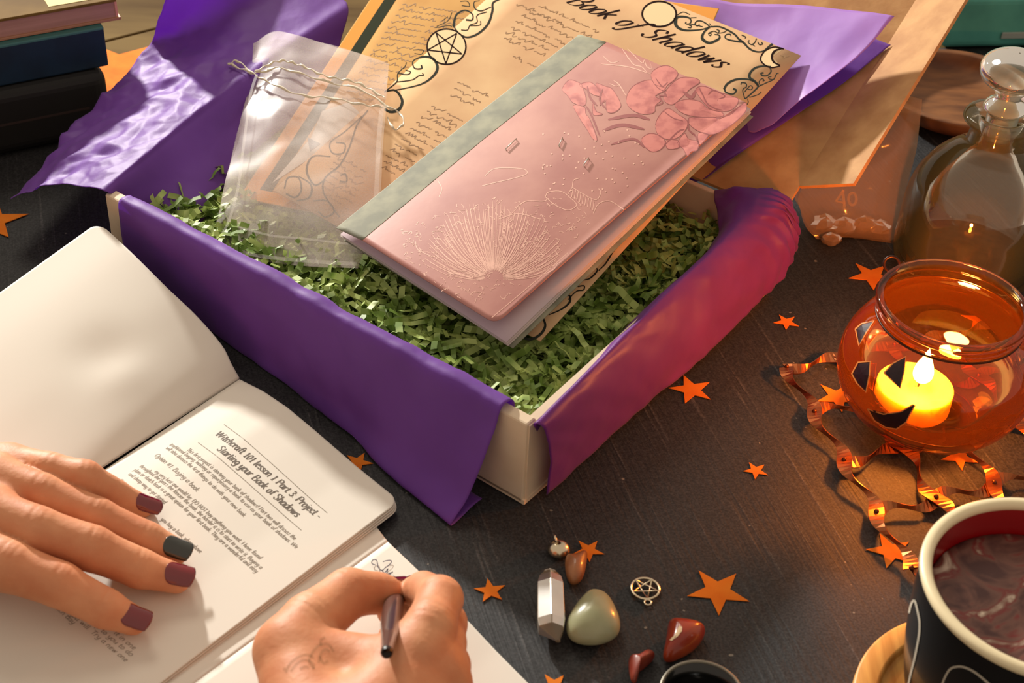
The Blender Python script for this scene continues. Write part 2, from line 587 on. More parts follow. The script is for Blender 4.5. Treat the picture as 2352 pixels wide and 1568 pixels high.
def surface_net(D, lo, h):
    ins = D < 0
    nx, ny, nz_ = D.shape
    c = np.zeros((nx - 1, ny - 1, nz_ - 1), np.int8)
    offs = [(i, j, k) for i in (0, 1) for j in (0, 1) for k in (0, 1)]
    sub = lambda M, o: M[o[0]:nx - 1 + o[0], o[1]:ny - 1 + o[1], o[2]:nz_ - 1 + o[2]]
    for o in offs: c += sub(ins, o)
    act = (c > 0) & (c < 8)
    idx = np.argwhere(act)
    num = np.full(act.shape, -1, np.int64)
    num[act] = np.arange(len(idx))
    acc = np.zeros((len(idx), 3))
    cnt = np.zeros(len(idx))
    for a in offs:
        for ax in range(3):
            if a[ax]: continue
            b = list(a); b[ax] = 1
            da = D[idx[:, 0] + a[0], idx[:, 1] + a[1], idx[:, 2] + a[2]]
            db = D[idx[:, 0] + b[0], idx[:, 1] + b[1], idx[:, 2] + b[2]]
            cr = (da < 0) != (db < 0)
            t = np.where(cr, da / np.where(cr, da - db, 1), 0)
            p = np.array(a, float)[None, :].repeat(len(idx), 0)
            p[:, ax] += t
            acc += p * cr[:, None]
            cnt += cr
    v = (idx + acc / cnt[:, None]) * h + np.array(lo)
    faces = []
    for ax in range(3):
        o1, o2 = [(1, 2), (2, 0), (0, 1)][ax]
        sl = [slice(1, None)] * 3
        lo_s = [slice(1, -1)] * 3
        lo_s[ax] = slice(0, -1)
        hi_s = list(lo_s); hi_s[ax] = slice(1, None)
        A0, B0 = ins[tuple(lo_s)], ins[tuple(hi_s)]
        e = np.argwhere(A0 != B0)
        flip = A0[tuple(e.T)]
        g = e.copy()
        for d in range(3):
            if d != ax: g[:, d] += 1
        def cell(d1, d2):
            q = g.copy()
            q[:, o1] -= d1
            q[:, o2] -= d2
            return num[tuple(q.T)]
        q = np.stack([cell(1, 1), cell(0, 1), cell(0, 0), cell(1, 0)], 1)
        q[~flip] = q[~flip][:, ::-1]
        faces.append(q)
    return v, np.concatenate(faces)

# ================================================================== THE SETTING: wooden table, black cloth
M_wood = mat('table_wood', (108, 88, 54), 0.9, spec=.08, col2=(66, 48, 26), nscale=9, ndetail=6, stretch=(0.35, 3.2, 1), lo=0.35, hi=0.7, bump=0.12, bscale=60, bstretch=(0.3, 4, 1))
table = thing('table', 'light brown plank table showing behind the purple tissue paper', 'table', (0, 20, -3))
pd = nz(P(345, 68, -.25) - P(270, 87, -.25))
pn = A(-pd[1], pd[0], 0)
p0 = P(300, 80, -.25)
for i, (w0, w1) in enumerate([(-110, -88), (-87.8, -66), (-65.8, -44), (-43.8, -22), (-21.8, -0.12), (0.12, 21), (21.2, 43), (43.2, 65)]):
    c0 = p0 - pd * 75 + pn * w0
    box('plank', A(c0[0], c0[1], -3), pd * 190, pn * (w1 - w0), A(0, 0, 2.75), M_wood, table, bv=0.12)

def cloth_material():
    m = mat('black_cloth', (30, 28, 28), 0.62, spec=0.4)
    nt = m.node_tree
    b = nt.nodes['Principled BSDF']
    tc = nt.nodes.new('ShaderNodeTexCoord')
    def noise_tex(scale, st, det=3.0, rz=0.0):
        mp = nt.nodes.new('ShaderNodeMapping')
        mp.vector_type = 'TEXTURE'
        mp.inputs['Scale'].default_value = tuple(1 / q for q in st)
        mp.inputs['Rotation'].default_value = (0, 0, rz)
        n = nt.nodes.new('ShaderNodeTexNoise')
        n.inputs['Scale'].default_value = scale
        n.inputs['Detail'].default_value = det
        nt.links.new(tc.outputs['Object'], mp.inputs[0])
        nt.links.new(mp.outputs[0], n.inputs['Vector'])
        return n
    def ramp(src, lo, hi, c0, c1):
        r = nt.nodes.new('ShaderNodeValToRGB')
        r.color_ramp.elements[0].position, r.color_ramp.elements[1].position = lo, hi
        r.color_ramp.elements[0].color, r.color_ramp.elements[1].color = c0, c1
        nt.links.new(src, r.inputs[0])
        return r
    # long pale streaks of the weave
    st = noise_tex(52, (7.0, 0.16, 1), 4.0, math.radians(18))
    r1 = ramp(st.outputs['Fac'], 0.60, 0.86, lin((42, 42, 44)), lin((90, 88, 88)))
    gr = noise_tex(900, (1, 1, 1), 2.0)
    r2 = ramp(gr.outputs['Fac'], 0.35, 0.75, (0.45, 0.45, 0.45, 1), (1.8, 1.75, 1.7, 1))
    mx = nt.nodes.new('ShaderNodeMix')
    mx.data_type = 'RGBA'
    mx.blend_type = 'MULTIPLY'
    mx.inputs[0].default_value = 1.0
    nt.links.new(r1.outputs[0], mx.inputs[6])
    nt.links.new(r2.outputs[0], mx.inputs[7])
    # fine white lint specks
    sp = noise_tex(260, (1, 1, 1), 0.0)
    r3 = ramp(sp.outputs['Fac'], 0.845, 0.87, (0, 0, 0, 1), (1, 1, 1, 1))
    m2 = nt.nodes.new('ShaderNodeMix')
    m2.data_type = 'RGBA'
    nt.links.new(r3.outputs[0], m2.inputs[0])
    nt.links.new(mx.outputs[2], m2.inputs[6])
    m2.inputs[7].default_value = lin((120, 115, 105))
    nt.links.new(m2.outputs[2], b.inputs['Base Color'])
    bp = nt.nodes.new('ShaderNodeBump')
    bp.inputs['Strength'].default_value = 0.35
    bp.inputs['Distance'].default_value = 0.0015
    nt.links.new(st.outputs['Fac'], bp.inputs['Height'])
    nt.links.new(bp.outputs[0], b.inputs['Normal'])
    return m
M_cloth = cloth_material()
# the cloth lies on the planks; its far edge runs behind the box
e0, e1 = P(225, 232, 0), P(2010, 118, 0)
ed = nz(e1 - e0)
fl, fr = e0 - ed * 60, e1 + ed * 60
G = []
nl, nr = fl + A(0, -120, 0), fr + A(0, -130, 0)
for i in range(60):
    row = []
    for j in range(70):
        u, v = i / 59, j / 69
        p = (fl * (1 - v) + fr * v) * (1 - u) + (nl * (1 - v) + nr * v) * u
        q = p.copy()
        q[2] = -0.14
        # soft lying fold near the mug side
        a, b_ = P(1660, 1500, 0), P(2000, 1400, 0)
        t = np.clip((p - a) @ (b_ - a) / ((b_ - a) @ (b_ - a)), -0.5, 1.2)
        d = N((p - a - t * (b_ - a))[:2])
        q[2] += 0.10 * math.exp(-(d / 0.9) ** 2)
        row.append(q)
    G.append(row)
cloth = sheet('tablecloth', np.array(G), M_cloth, t=0.12, loc=(0, 0, -0.14))
tag(cloth, 'black woven tablecloth with fine pale streaks under everything', 'tablecloth')

# ================================================================== THE BOX
Ac, Bc, Cc = P(240, 445, 5.5), P(1215, 978, 5.5), P(1795, 500, 5.5)
B0 = A(Bc[0], Bc[1], 0)
eA = nz(A(Ac[0] - Bc[0], Ac[1] - Bc[1], 0))
eC = A(eA[1], -eA[0], 0)
if eC @ (Cc - Bc) < 0: eC = -eC
LA, LC, HB = N((Ac - Bc)[:2]), float((Cc - Bc) @ eC), 5.5
up = A(0, 0, 1)
M_card = mat('white_card', (226, 208, 182), 0.7, col2=(214, 192, 164), nscale=30, bump=0.05, bscale=300)
gift = thing('mailer_box', 'open shallow white cardboard box lined with purple tissue paper', 'box', B0 + eA * LA / 2 + eC * LC / 2)
box('bottom_panel', B0, eA * LA, eC * LC, up * 0.3, M_card, gift)
box('wall_panel', B0 + up * .02 + eA * .1, eA * (LA - .1), eC * 0.75, up * (HB - .02), M_card, gift, bv=0.12)       # near wall, rolled double
cw = [B0 + eC * .12 + eA * .02, B0 + eC * .12 + eA * .5, B0 + eC * LC + eA * 1.75, B0 + eC * LC + eA * 1.3]                  # candle side, bowed in
mesh('wall_panel', [q + up * .02 for q in cw] + [q + up * (HB - .12) for q in cw], [(3, 2, 1, 0), (4, 5, 6, 7), (0, 1, 5, 4), (1, 2, 6, 5), (2, 3, 7, 6), (3, 0, 4, 7)], M_card, gift, smooth=False)
box('wall_panel', B0 + eC * (LC - 0.4) + eA * .6, eA * (LA - 1.2), eC * 0.4, up * HB, M_card, gift, bv=0.08)   # far wall
lw = B0 + eA * (LA - 0.45)
vs = [lw + eC * .8, lw + eC * LC, lw + eC * LC + eA * .4, lw + eC * .8 + eA * .4]                    # the last wall leans outwards
vt = [q + up * (HB - 1.3) + eA * f for q, f in zip(vs, (-.1, 2.0, 2.0, -.1))]
mesh('wall_panel', vs + vt, [(0, 1, 2, 3), (7, 6, 5, 4), (0, 4, 5, 1), (1, 5, 6, 2), (2, 6, 7, 3), (3, 7, 4, 0)], M_card, gift, smooth=False)

# the open lid leans back from the far wall, brown inside, with one side flap standing up
M_kraft = mat('brown_kraft_card', (194, 146, 92), .75, col2=(172, 122, 72), nscale=60, ndetail=6, stretch=(1, 1, 1), bump=.3, bscale=300)
lh0, lh1 = P(1836, 427, 6.0), P(2103, 0, 13.2)
ldir = nz(lh1 - lh0)
hC, hD = B0 + eC * (LC + .05) + up * 5.5 + eA * .5, B0 + eC * (LC + .05) + up * 5.5 + eA * (LA - 1.0)
quad_hinge = [hC, hD, hD + ldir * 26, hC + ldir * 26]
lv = [lh0 - ldir * 2.2, hD, hD + ldir * 26, lh0 + ldir * 24]
ln_ = nz(np.cross(lv[1] - lv[0], lv[3] - lv[0]))
if ln_[2] < 0: ln_ = -ln_
def slab(name, vs, off, m):
    vs = [np.asarray(v) for v in vs]
    k = len(vs)
    vv = vs + [v + off for v in vs]
    return mesh(name, vv, [tuple(range(k)), tuple(range(2 * k - 1, k - 1, -1))] + [(i, i + k, (i + 1) % k + k, (i + 1) % k) for i in range(k)], m, gift, smooth=False)
slab('lid_panel', lv, -ln_ * .3, M_kraft)
fe0, fe1 = P(1960, 421, 7.8), None
fv = fe0 - lh0
slab('lid_flap', [lh0, lh0 + ldir * 24, lh0 + ldir * 24 + fv, fe0], nz(np.cross(ldir, fv)) * .25 * (1 if np.cross(ldir, fv)[0] > 0 else -1), M_kraft)

# ---- crinkled green paper filling
def kraft():
    M = mat('green_shred', (108, 136, 54), 0.5, col2=(178, 196, 112), nscale=70, ndetail=1, lo=0.42, hi=0.62, translucent=0.15)
    V, Fc = [], []
    n = 5200
    kb, kr_, kt = P(628, 437, 4.5), P(1241, 784, 4.2), P(1840, 128, 11.3)     # the lowest page above the filling
    kn = nz(np.cross(kr_ - kb, kt - kr_))
    if kn[2] < 0: kn = -kn
    ku = nz(kr_ - kb)
    kv = np.cross(kn, ku)
    base = 0
    for i in range(n):
        s, q = rng.uniform(1.0, LA - 1.2), rng.uniform(1.0, LC - 0.8)
        lay = rng.random()
        z = 2.0 + 2.0 * lay ** 0.7 + 0.5 * vnoise((s, q, 0), 0.22)
        c = B0 + eA * s + eC * q + up * z
        a = rng.uniform(0, 2 * math.pi)
        d = nz(A(math.cos(a), math.sin(a), rng.uniform(-.55, .55)))
        side = nz(np.cross(d, nz(A(rng.normal() * .6, rng.normal() * .6, 1))))
        nn = np.cross(side, d)
        w = rng.uniform(.24, .42)
        m = rng.integers(5, 13)
        step = rng.uniform(.18, .5)
        amp = rng.choice([.05, .12, .2, .28]) * step * 2
        if rng.random() < 0.25: step, amp, m = rng.uniform(.5, .9), .05, 4
        bend = rng.uniform(-.25, .25)
        for k in range(m):
            t = (k - (m - 1) / 2) * step
            p = c + d * t + nn * (amp * (1 if k % 2 else -1)) + side * bend * t * t / 2
            ps, pq = (p - B0) @ eA, (p - B0) @ eC
            pq2 = np.clip(pq, 1.55, LC - .8)
            p = p + eA * (np.clip(ps, 1.35 + 1.5 * pq2 / LC, LA - 1.15) - ps) + eC * (pq2 - pq)
            pu, pv = (p - kb) @ ku, (p - kb) @ kv
            lim = 4.7
            if -3 < pu < 22 and pv > -.6: lim = kb[2] - .75 - ((p - kb)[:2] @ kn[:2]) / kn[2]
            p[2] = max(0.5, min(p[2], lim, 4.7))
            V.append(p + side * w / 2)
            V.append(p - side * w / 2)
            if k: Fc.append((base + 2 * k - 2, base + 2 * k - 1, base + 2 * k + 1, base + 2 * k))
        base += 2 * m
    # bed under the loose strips
    o = len(V)
    nb = 40
    for i in range(nb):
        for j in range(nb):
            s, q = 2.4 + (LA - 3.8) * i / (nb - 1), 1.6 + (LC - 2.6) * j / (nb - 1)
            V.append(B0 + eA * s + eC * q + up * (2.1 + .5 * vnoise((s, q, 0), .8)))
    Fc += [tuple(o + k for k in f) for f in grid_faces(nb, nb)]
    ob = mesh('shredded_paper', V, Fc, M, None, smooth=False, loc=B0 + eA * LA / 2 + eC * LC / 2 + up * .3)
    tag(ob, 'crinkled green shredded paper filling the open box', 'shredded paper', kind='stuff')
kraft()

# ---- purple tissue
def tissue_mat(name, col, col2, rough=0.38, bs=0.5):
    m = mat(name, col, rough, spec=0.6, col2=col2, nscale=14, ndetail=3, lo=0.3, hi=0.7, translucent=0.52, sheen=0.15)
    nt = m.node_tree
    b = nt.nodes['Principled BSDF']
    tc = nt.nodes.new('ShaderNodeTexCoord')
    no = nt.nodes.new('ShaderNodeTexNoise')
    no.inputs['Scale'].default_value = 60
    no.inputs['Detail'].default_value = 4
    nt.links.new(tc.outputs['Object'], no.inputs['Vector'])
    bp = nt.nodes.new('ShaderNodeBump')
    bp.inputs['Strength'].default_value = bs
    bp.inputs['Distance'].default_value = 0.0012
    nt.links.new(no.outputs['Fac'], bp.inputs['Height'])
    nt.links.new(bp.outputs[0], b.inputs['Normal'])
    return m
M_tis = tissue_mat('purple_tissue', (152, 90, 204), (136, 74, 184), rough=.52, bs=.35)
M_tis2 = tissue_mat('lit_purple_tissue', (208, 162, 240), (196, 146, 232), rough=.45, bs=0.2)  # same purple tissue in a paler colour, lamplight painted into it
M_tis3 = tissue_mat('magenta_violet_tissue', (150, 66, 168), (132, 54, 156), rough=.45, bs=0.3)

nF = -eC                                     # outward from the near wall
def W1(s, o, z): return B0 + eA * (LA - s) + nF * o + up * z
def nearcol(s, ob, ds=0.0):
    prof = [(-1.3, 3.0), (-1.05, 4.8), (-.85, 5.72), (-.2, 5.95), (.25, 5.65), (.32 + .08 * ob, 4.6), (.30 + .30 * ob, 3.1), (.25 + .62 * ob, 1.3), (.15 + ob, .16), (.12 + .75 * ob, .07), (.10 + .3 * ob, .07)]
    return [W1(s + ds * max(0, (5 - z) / 5), o, z) for o, z in prof]
cols = [nearcol(1.5, .1, .1), nearcol(7, .2), nearcol(14, .8), nearcol(18, 1.25), nearcol(22, 1.95), nearcol(26, 2.9), nearcol(30.6, 3.55, -.2)]
net = [[c[r] for c in cols] for r in range(len(cols[0]))]
o = sheet('tissue_sheet', loft(net, 80, 150), M_tis, t=0.02, wob=0.07, ws=0.3, cr=0.15, cs=0.5, seed=3.1, loc=W1(16, 0, 0))
tag(o, 'purple tissue sheet hanging over the box wall beside the printed booklet', 'tissue paper', 'tissue sheets in the box')

net = pxnet([
 [(1233, 990, 4.6), (1352, 842, 4.4), (1510, 682, 4.6), (1640, 560, 4.8), (1650, 505, 5.2), (1642, 455, 5.6), (1640, 436, 5.6)],
 [(1226, 974, 5.75), (1378, 822, 5.8), (1542, 655, 5.9), (1662, 538, 6.0), (1700, 462, 6.6), (1690, 428, 6.8), (1690, 422, 6.6)],
 [(1244, 978, 5.75), (1396, 826, 5.7), (1562, 662, 5.8), (1692, 545, 5.9), (1762, 478, 6.6), (1775, 440, 6.9), (1765, 425, 6.6)],
 [(1256, 1000, 5.0), (1412, 850, 4.9), (1580, 695, 4.9), (1712, 585, 4.9), (1800, 505, 5.6), (1815, 480, 6.0), (1796, 445, 5.6)],
 [(1265, 1060, 2.8), (1432, 905, 2.8), (1600, 765, 2.8), (1726, 645, 3.0), (1812, 575, 3.6), (1832, 525, 4.2), (1812, 470, 4.6)],
 [(1257, 1138, .25), (1444, 965, .35), (1608, 825, .5), (1733, 706, .8), (1790, 640, 1.6), (1829, 562, 2.6), (1820, 500, 3.6)]])
GG = loft(net, 70, 170)
gn = normals(GG)
for i in range(70):
    for j in range(170):
        u, v = i / 69, j / 169
        # slanting pleats, stronger towards the crumpled end
        am = (.06 + .70 * max(0, v - .45)) * min(1, max(0, (u - .3) * 3))
        ph = (v * 15 - u * 3.2 + .8 * vnoise(GG[i, j], .3, 2.0))
        GG[i, j] += gn[i, j] * am * (abs((ph % 1) - .5) * 2 - .5) * .9
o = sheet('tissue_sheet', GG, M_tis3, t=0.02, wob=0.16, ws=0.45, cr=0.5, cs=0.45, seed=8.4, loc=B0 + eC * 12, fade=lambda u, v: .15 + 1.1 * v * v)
tag(o, 'magenta-lit purple tissue sheet crumpled over the box wall facing the candle', 'tissue paper', 'tissue sheets in the box')

net = pxnet([
 [(310, 490, 3.6), (390, 505, 3.2), (450, 525, 3.2), (505, 440, 3.6), (550, 385, 4.0), (640, 300, 4.6), (760, 220, 5.0)],
 [(280, 458, 4.7), (365, 425, 4.6), (440, 385, 4.8), (510, 315, 5.2), (562, 262, 5.6), (660, 185, 6.0), (780, 105, 6.5)],
 [(243, 440, 5.75), (330, 374, 5.9), (425, 298, 6.2), (505, 236, 6.6), (578, 174, 7.0), (680, 100, 7.5), (800, 20, 8.0)],
 [(210, 432, 5.6), (300, 368, 6.0), (392, 288, 6.4), (470, 222, 6.8), (545, 160, 7.0), (650, 80, 7.6), (765, -10, 8.3)],
 [(130, 428, 4.4), (215, 345, 4.9), (300, 265, 5.3), (370, 200, 5.8), (455, 120, 6.6), (540, 35, 7.8), (620, -60, 9.4)],
 [(20, 452, 3.0), (100, 372, 3.0), (172, 280, 3.6), (235, 222, 4.4), (338, 112, 5.8), (362, 50, 8.0), (388, -30, 11.0)]])
o = sheet('tissue_sheet', loft(net, 140, 210), M_tis, t=0.02, wob=0.30, ws=0.22, cr=0.40, cs=0.60, seed=1.7, fs=1.7, loc=B0 + eA * LA + eC * 12,
          fade=lambda u, v: (0.15 + 1.0 * max(0, (u - .42)) * 1.9) * (1.0 if v < .62 else max(.25, 1 - (v - .62) * 2.6)))
tag(o, 'large purple tissue sheet flaring out of the box beside the dark books', 'tissue paper', 'tissue sheets in the box')

onlid = lambda x, y, h: PL(x, y, (lv[0] + ln_ * h, ln_))
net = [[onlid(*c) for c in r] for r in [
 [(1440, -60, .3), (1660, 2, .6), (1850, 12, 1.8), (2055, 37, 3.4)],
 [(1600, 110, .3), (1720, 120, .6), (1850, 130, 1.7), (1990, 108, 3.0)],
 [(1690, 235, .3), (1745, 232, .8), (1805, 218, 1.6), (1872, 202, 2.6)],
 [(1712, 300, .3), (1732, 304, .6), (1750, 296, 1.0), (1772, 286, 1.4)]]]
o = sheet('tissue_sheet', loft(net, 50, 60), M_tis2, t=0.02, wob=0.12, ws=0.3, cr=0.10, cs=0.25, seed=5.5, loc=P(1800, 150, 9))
tag(o, 'purple tissue corner, painted pale as if lamplit, sticking out behind the parchment title page', 'tissue paper', 'tissue sheets in the box')
net = [[onlid(*c) for c in r] for r in [
 [(1880, 70, .25), (1990, 85, .25), (2046, 103, .25)],
 [(1790, 200, .25), (1860, 215, .3), (1935, 192, .3)],
 [(1650, 330, .3), (1690, 345, .4), (1742, 322, .4)],
 [(1540, 420, -1.2), (1575, 425, -.9), (1622, 408, .2)]]]
o = sheet('tissue_sheet', loft(net, 50, 30), M_tis, t=0.02, wob=0.05, ws=0.3, cr=0.04, cs=0.3, seed=2.2, loc=P(1800, 220, 6))
tag(o, 'deep violet tissue layer in shade below the corner painted pale as lamplit', 'tissue paper', 'tissue sheets in the box')

# ================================================================== PAPERS IN THE BOX
p2BR, p2TR, p2BL = P(1241, 784, 4.2), P(1840, 128, 11.3), P(628, 437, 4.5)
n2 = nz(np.cross(p2BR - p2BL, p2TR - p2BR))
if n2[2] < 0: n2 = -n2
plane2 = (p2BR, n2)
on2 = lambda h: (lambda x, y: PL(x, y, (p2BR + n2 * h, n2)))
M_parch = mat('parchment', (218, 182, 138), 0.85, spec=.12, col2=(196, 152, 114), nscale=22, ndetail=6, lo=0.3, hi=0.75, bump=0.05, bscale=200)
M_parch2 = mat('old_parchment', (214, 170, 104), 0.85, spec=.12, col2=(190, 140, 82), nscale=20, ndetail=6, lo=0.3, hi=0.75)
M_inkd = mat('dark_ink', (38, 22, 20), 0.9, spec=.05)
M_inkg = mat('grey_green_ink', (54, 56, 50), 0.9, spec=.05)
M_inkb = mat('brown_ink', (142, 102, 58), .7)
M_orange_b = mat('orange_border_ink', (222, 152, 76), 0.9, spec=.05)
M_greenb = mat('dark_green_ink', (50, 54, 40), 0.9, spec=.05)
M_blush = mat('blush_wash', (196, 146, 116), 0.65)

def quad_sheet(name, c00, c10, c11, c01, mat_, parent=None, t=0.04, n=10, loc=None, bow=0.0, nn=None):
    G = np.zeros((n, n, 3))
    for i in range(n):
        for j in range(n):
            u, v = i / (n - 1), j / (n - 1)
            p = (c00 * (1 - u) + c10 * u) * (1 - v) + (c01 * (1 - u) + c11 * u) * v
            if bow: p = p + nn * bow * 4 * v * (1 - v)
            G[i, j] = p
    return sheet(name, G, mat_, parent, t=t, loc=loc)

# the parchment with the orange frame, lowest
h1 = -0.45
q1 = on2(h1)
a_, l_, tr_ = q1(548, 455), q1(850, 0), q1(1652, 20)
ld = nz(l_ - a_)
tl_ = a_ + ld * ((tr_ - a_) @ ld)
br_ = tr_ - (tl_ - a_)
wd = nz(br_ - a_)
pg1 = thing('parchment_page', 'old parchment page with an orange frame lying under the sheer bag', 'page', a_)
quad_sheet('page_sheet', a_, br_, tr_, tl_, M_parch2, pg1)
W1p, L1p = N(br_ - a_), N(tl_ - a_)
cv1 = lambda u, v: a_ + wd * u + ld * v + n2 * 0.03
ik = Ink()
b0_, b1_ = 0.05, 1.0
for poly in ([(b0_, b0_), (W1p - b0_, b0_), (W1p - b0_, b1_), (b0_, b1_)], [(b0_, b1_), (b1_, b1_), (b1_, L1p - b0_), (b0_, L1p - b0_)], [(W1p - b1_, b1_), (W1p - b0_, b1_), (W1p - b0_, L1p - b0_), (W1p - b1_, L1p - b0_)], [(b1_, L1p - b1_ - .6), (W1p - b1_, L1p - b1_ - .6), (W1p - b1_, L1p - b0_), (b1_, L1p - b0_)]):
    ik.fill(poly, cv1)
ik.build_each('printed_frame_bar', M_orange_b, pg1)
ik = Ink()
ik.fill([(b1_, b1_), (b1_ + .85, b1_), (b1_ + .85, L1p - 1.7), (b1_, L1p - 1.7)], cv1)
ik.build('printed_band', M_greenb, pg1)
ik = Ink()
cvx = lambda x, y: PL(x, y, (a_ + n2 * 0.045, n2))
ik.fill([(625, 420), (715, 315), (740, 255), (800, 235), (830, 262), (740, 345)], cvx)
ik.build('printed_panel', mat('pale_grey_print', (196, 188, 178), .6), pg1)
ik = Ink()
ik.fill([(706, 315), (736, 330), (712, 348)], lambda x, y: PL(x, y, (a_ + n2 * 0.06, n2)))
ik.build('printed_triangle', mat('slate_print', (84, 84, 96), .6), pg1)
ik = Ink()
for i in range(17):
    scribble(ik, 2.5, 7.3 + .2 * (i % 3), L1p - 4.2 - i * .62, .46, cv1, .07, 100 + i)
ik.build('printed_handwriting', M_inkb, pg1, 'stuff')

# the title page
pg2 = thing('title_page', 'parchment title page with scrollwork, pentacle and moon border', 'page', p2BL)
p2TL = p2TR + p2BL - p2BR
quad_sheet('page_sheet', p2BL, p2BR, p2TR, p2TL, M_parch, pg2)
u2 = nz(p2BR - p2BL)
v2 = nz(np.cross(n2, u2))
cvp = on2(0.032)                                  # photo place -> on the page
def uv2(x, y):
    q = PL(x, y, plane2) - p2BL
    return float(q @ u2), float(q @ v2)
cv2 = lambda u, v: p2BL + u2 * u + v2 * v + n2 * 0.032
def crop(ox, oy, s, pts): return [(ox + x / s, oy + y / s) for x, y in pts]
orn, thin = Ink(), Ink()
za = lambda pts: crop(1550, 0, 7.84, pts)
zb = lambda pts: crop(1650, 100, 7.128, pts)
zc = lambda pts: crop(850, 0, 3.135, pts)
zd = lambda pts: crop(400, 0, 2.45, pts)
ze = lambda pts: crop(750, 350, 3.136, pts)
for pts, w in [
  (za([(20, 330), (70, 300), (180, 300), (270, 330), (290, 390), (250, 430), (190, 420), (205, 390)]), [6, 3, 2]),
  (za([(10, 320), (15, 440), (80, 510), (200, 545), (400, 540), (560, 510), (625, 470)]), [9, 6, 3, 2.5]),
  (za([(625, 475), (560, 420), (480, 378), (400, 378), (360, 430), (400, 465), (445, 440)]), [3, 2.2]),
  (za([(640, 480), (540, 560), (490, 660), (520, 725), (620, 770), (740, 730), (805, 680), (790, 630), (715, 620)]), [2.5, 7, 5, 2]),
  (za([(640, 480), (800, 480), (950, 540), (1080, 620), (1150, 700), (1240, 770), (1350, 880), (1480, 930), (1600, 915), (1690, 840), (1760, 790)]), [3, 4, 5, 3, 5]),
  (za([(1240, 755), (1100, 740), (960, 710), (900, 670), (930, 620), (1000, 615), (1005, 645)]), [4, 2.5, 2]),
  (zb([(860, 372), (720, 368), (600, 400), (520, 480), (515, 560), (600, 620), (650, 700), (560, 800), (440, 905)]), [2, 5, 6, 4, 3]),
  (zb([(850, 400), (862, 460), (800, 522), (720, 522), (700, 488), (740, 478)]), [3, 3, 4]),
  (zb([(90, 745), (150, 655), (280, 590), (450, 580), (580, 620), (650, 690)]), [5, 5, 3, 4]),
  (zb([(95, 740), (130, 800), (240, 825), (292, 765), (240, 738)]), [4, 3, 5]),
  (zc([(100, 660), (250, 635), (380, 600), (460, 540), (485, 480), (450, 420), (380, 408), (310, 440), (320, 490), (370, 492), (368, 468)]), [1.5, 3, 6, 6, 3, 3, 4]),
  (zc([(600, 190), (620, 110), (680, 75), (735, 100), (735, 142), (690, 142)]), [6, 4, 3, 4]),
  (zc([(598, 185), (640, 240), (700, 268), (780, 240), (850, 170), (880, 80), (885, 20), (940, -10)]), [3, 4, 5, 5, 3]),
  (zc([(100, 660), (180, 650), (230, 720), (210, 785), (150, 805), (105, 785)]), [2, 6, 7, 5]),
  (zc([(870, 50), (800, 78), (755, 60), (750, 15), (790, 5)]), [2, 3, 2]),
  (zd([(1090, 620), (1030, 700), (985, 830), (930, 930), (850, 1000), (840, 1080), (900, 1180), (930, 1220)]), [3, 4, 3]),
  (zd([(1060, 650), (960, 740), (880, 800), (890, 860), (950, 860), (960, 810), (910, 800)]), [2, 3, 3]),
  (zd([(880, 880), (780, 880), (745, 960), (790, 1040), (850, 1010)]), [2, 5, 3]),
  (zd([(620, 1060), (640, 1000), (700, 1000), (715, 1070), (680, 1110), (630, 1090)]), [3, 4]),
  (zd([(700, 990), (770, 1040), (760, 1110), (690, 1130)]), [2, 5, 3]),
  (zd([(780, 1130), (860, 1130), (900, 1190), (850, 1220), (810, 1190)]), [3, 4, 3]),
  (zd([(930, 1020), (970, 1020), (965, 980), (935, 985)]), [4, 3]),
  (ze([(1390, 1330), (1470, 1345), (1540, 1310), (1575, 1250), (1560, 1190)]), [5, 6, 6, 4]),
  (ze([(1600, 1170), (1690, 1130), (1750, 1080), (1750, 1030), (1700, 1030)]), [2, 5, 3]),
  (ze([(1740, 1060), (1800, 1000), (1850, 990), (1855, 960), (1810, 965)]), [2, 3, 3]),
  (ze([(1850, 920), (1900, 905), (1950, 850), (1930, 820)]), [2, 4, 2]),
  (ze([(1960, 850), (2010, 800), (2060, 720), (2090, 690)]), [2, 4, 2])]:
    orn.stroke(pts, w, cvp)
orn.build_each('printed_scroll', M_inkg, pg2)
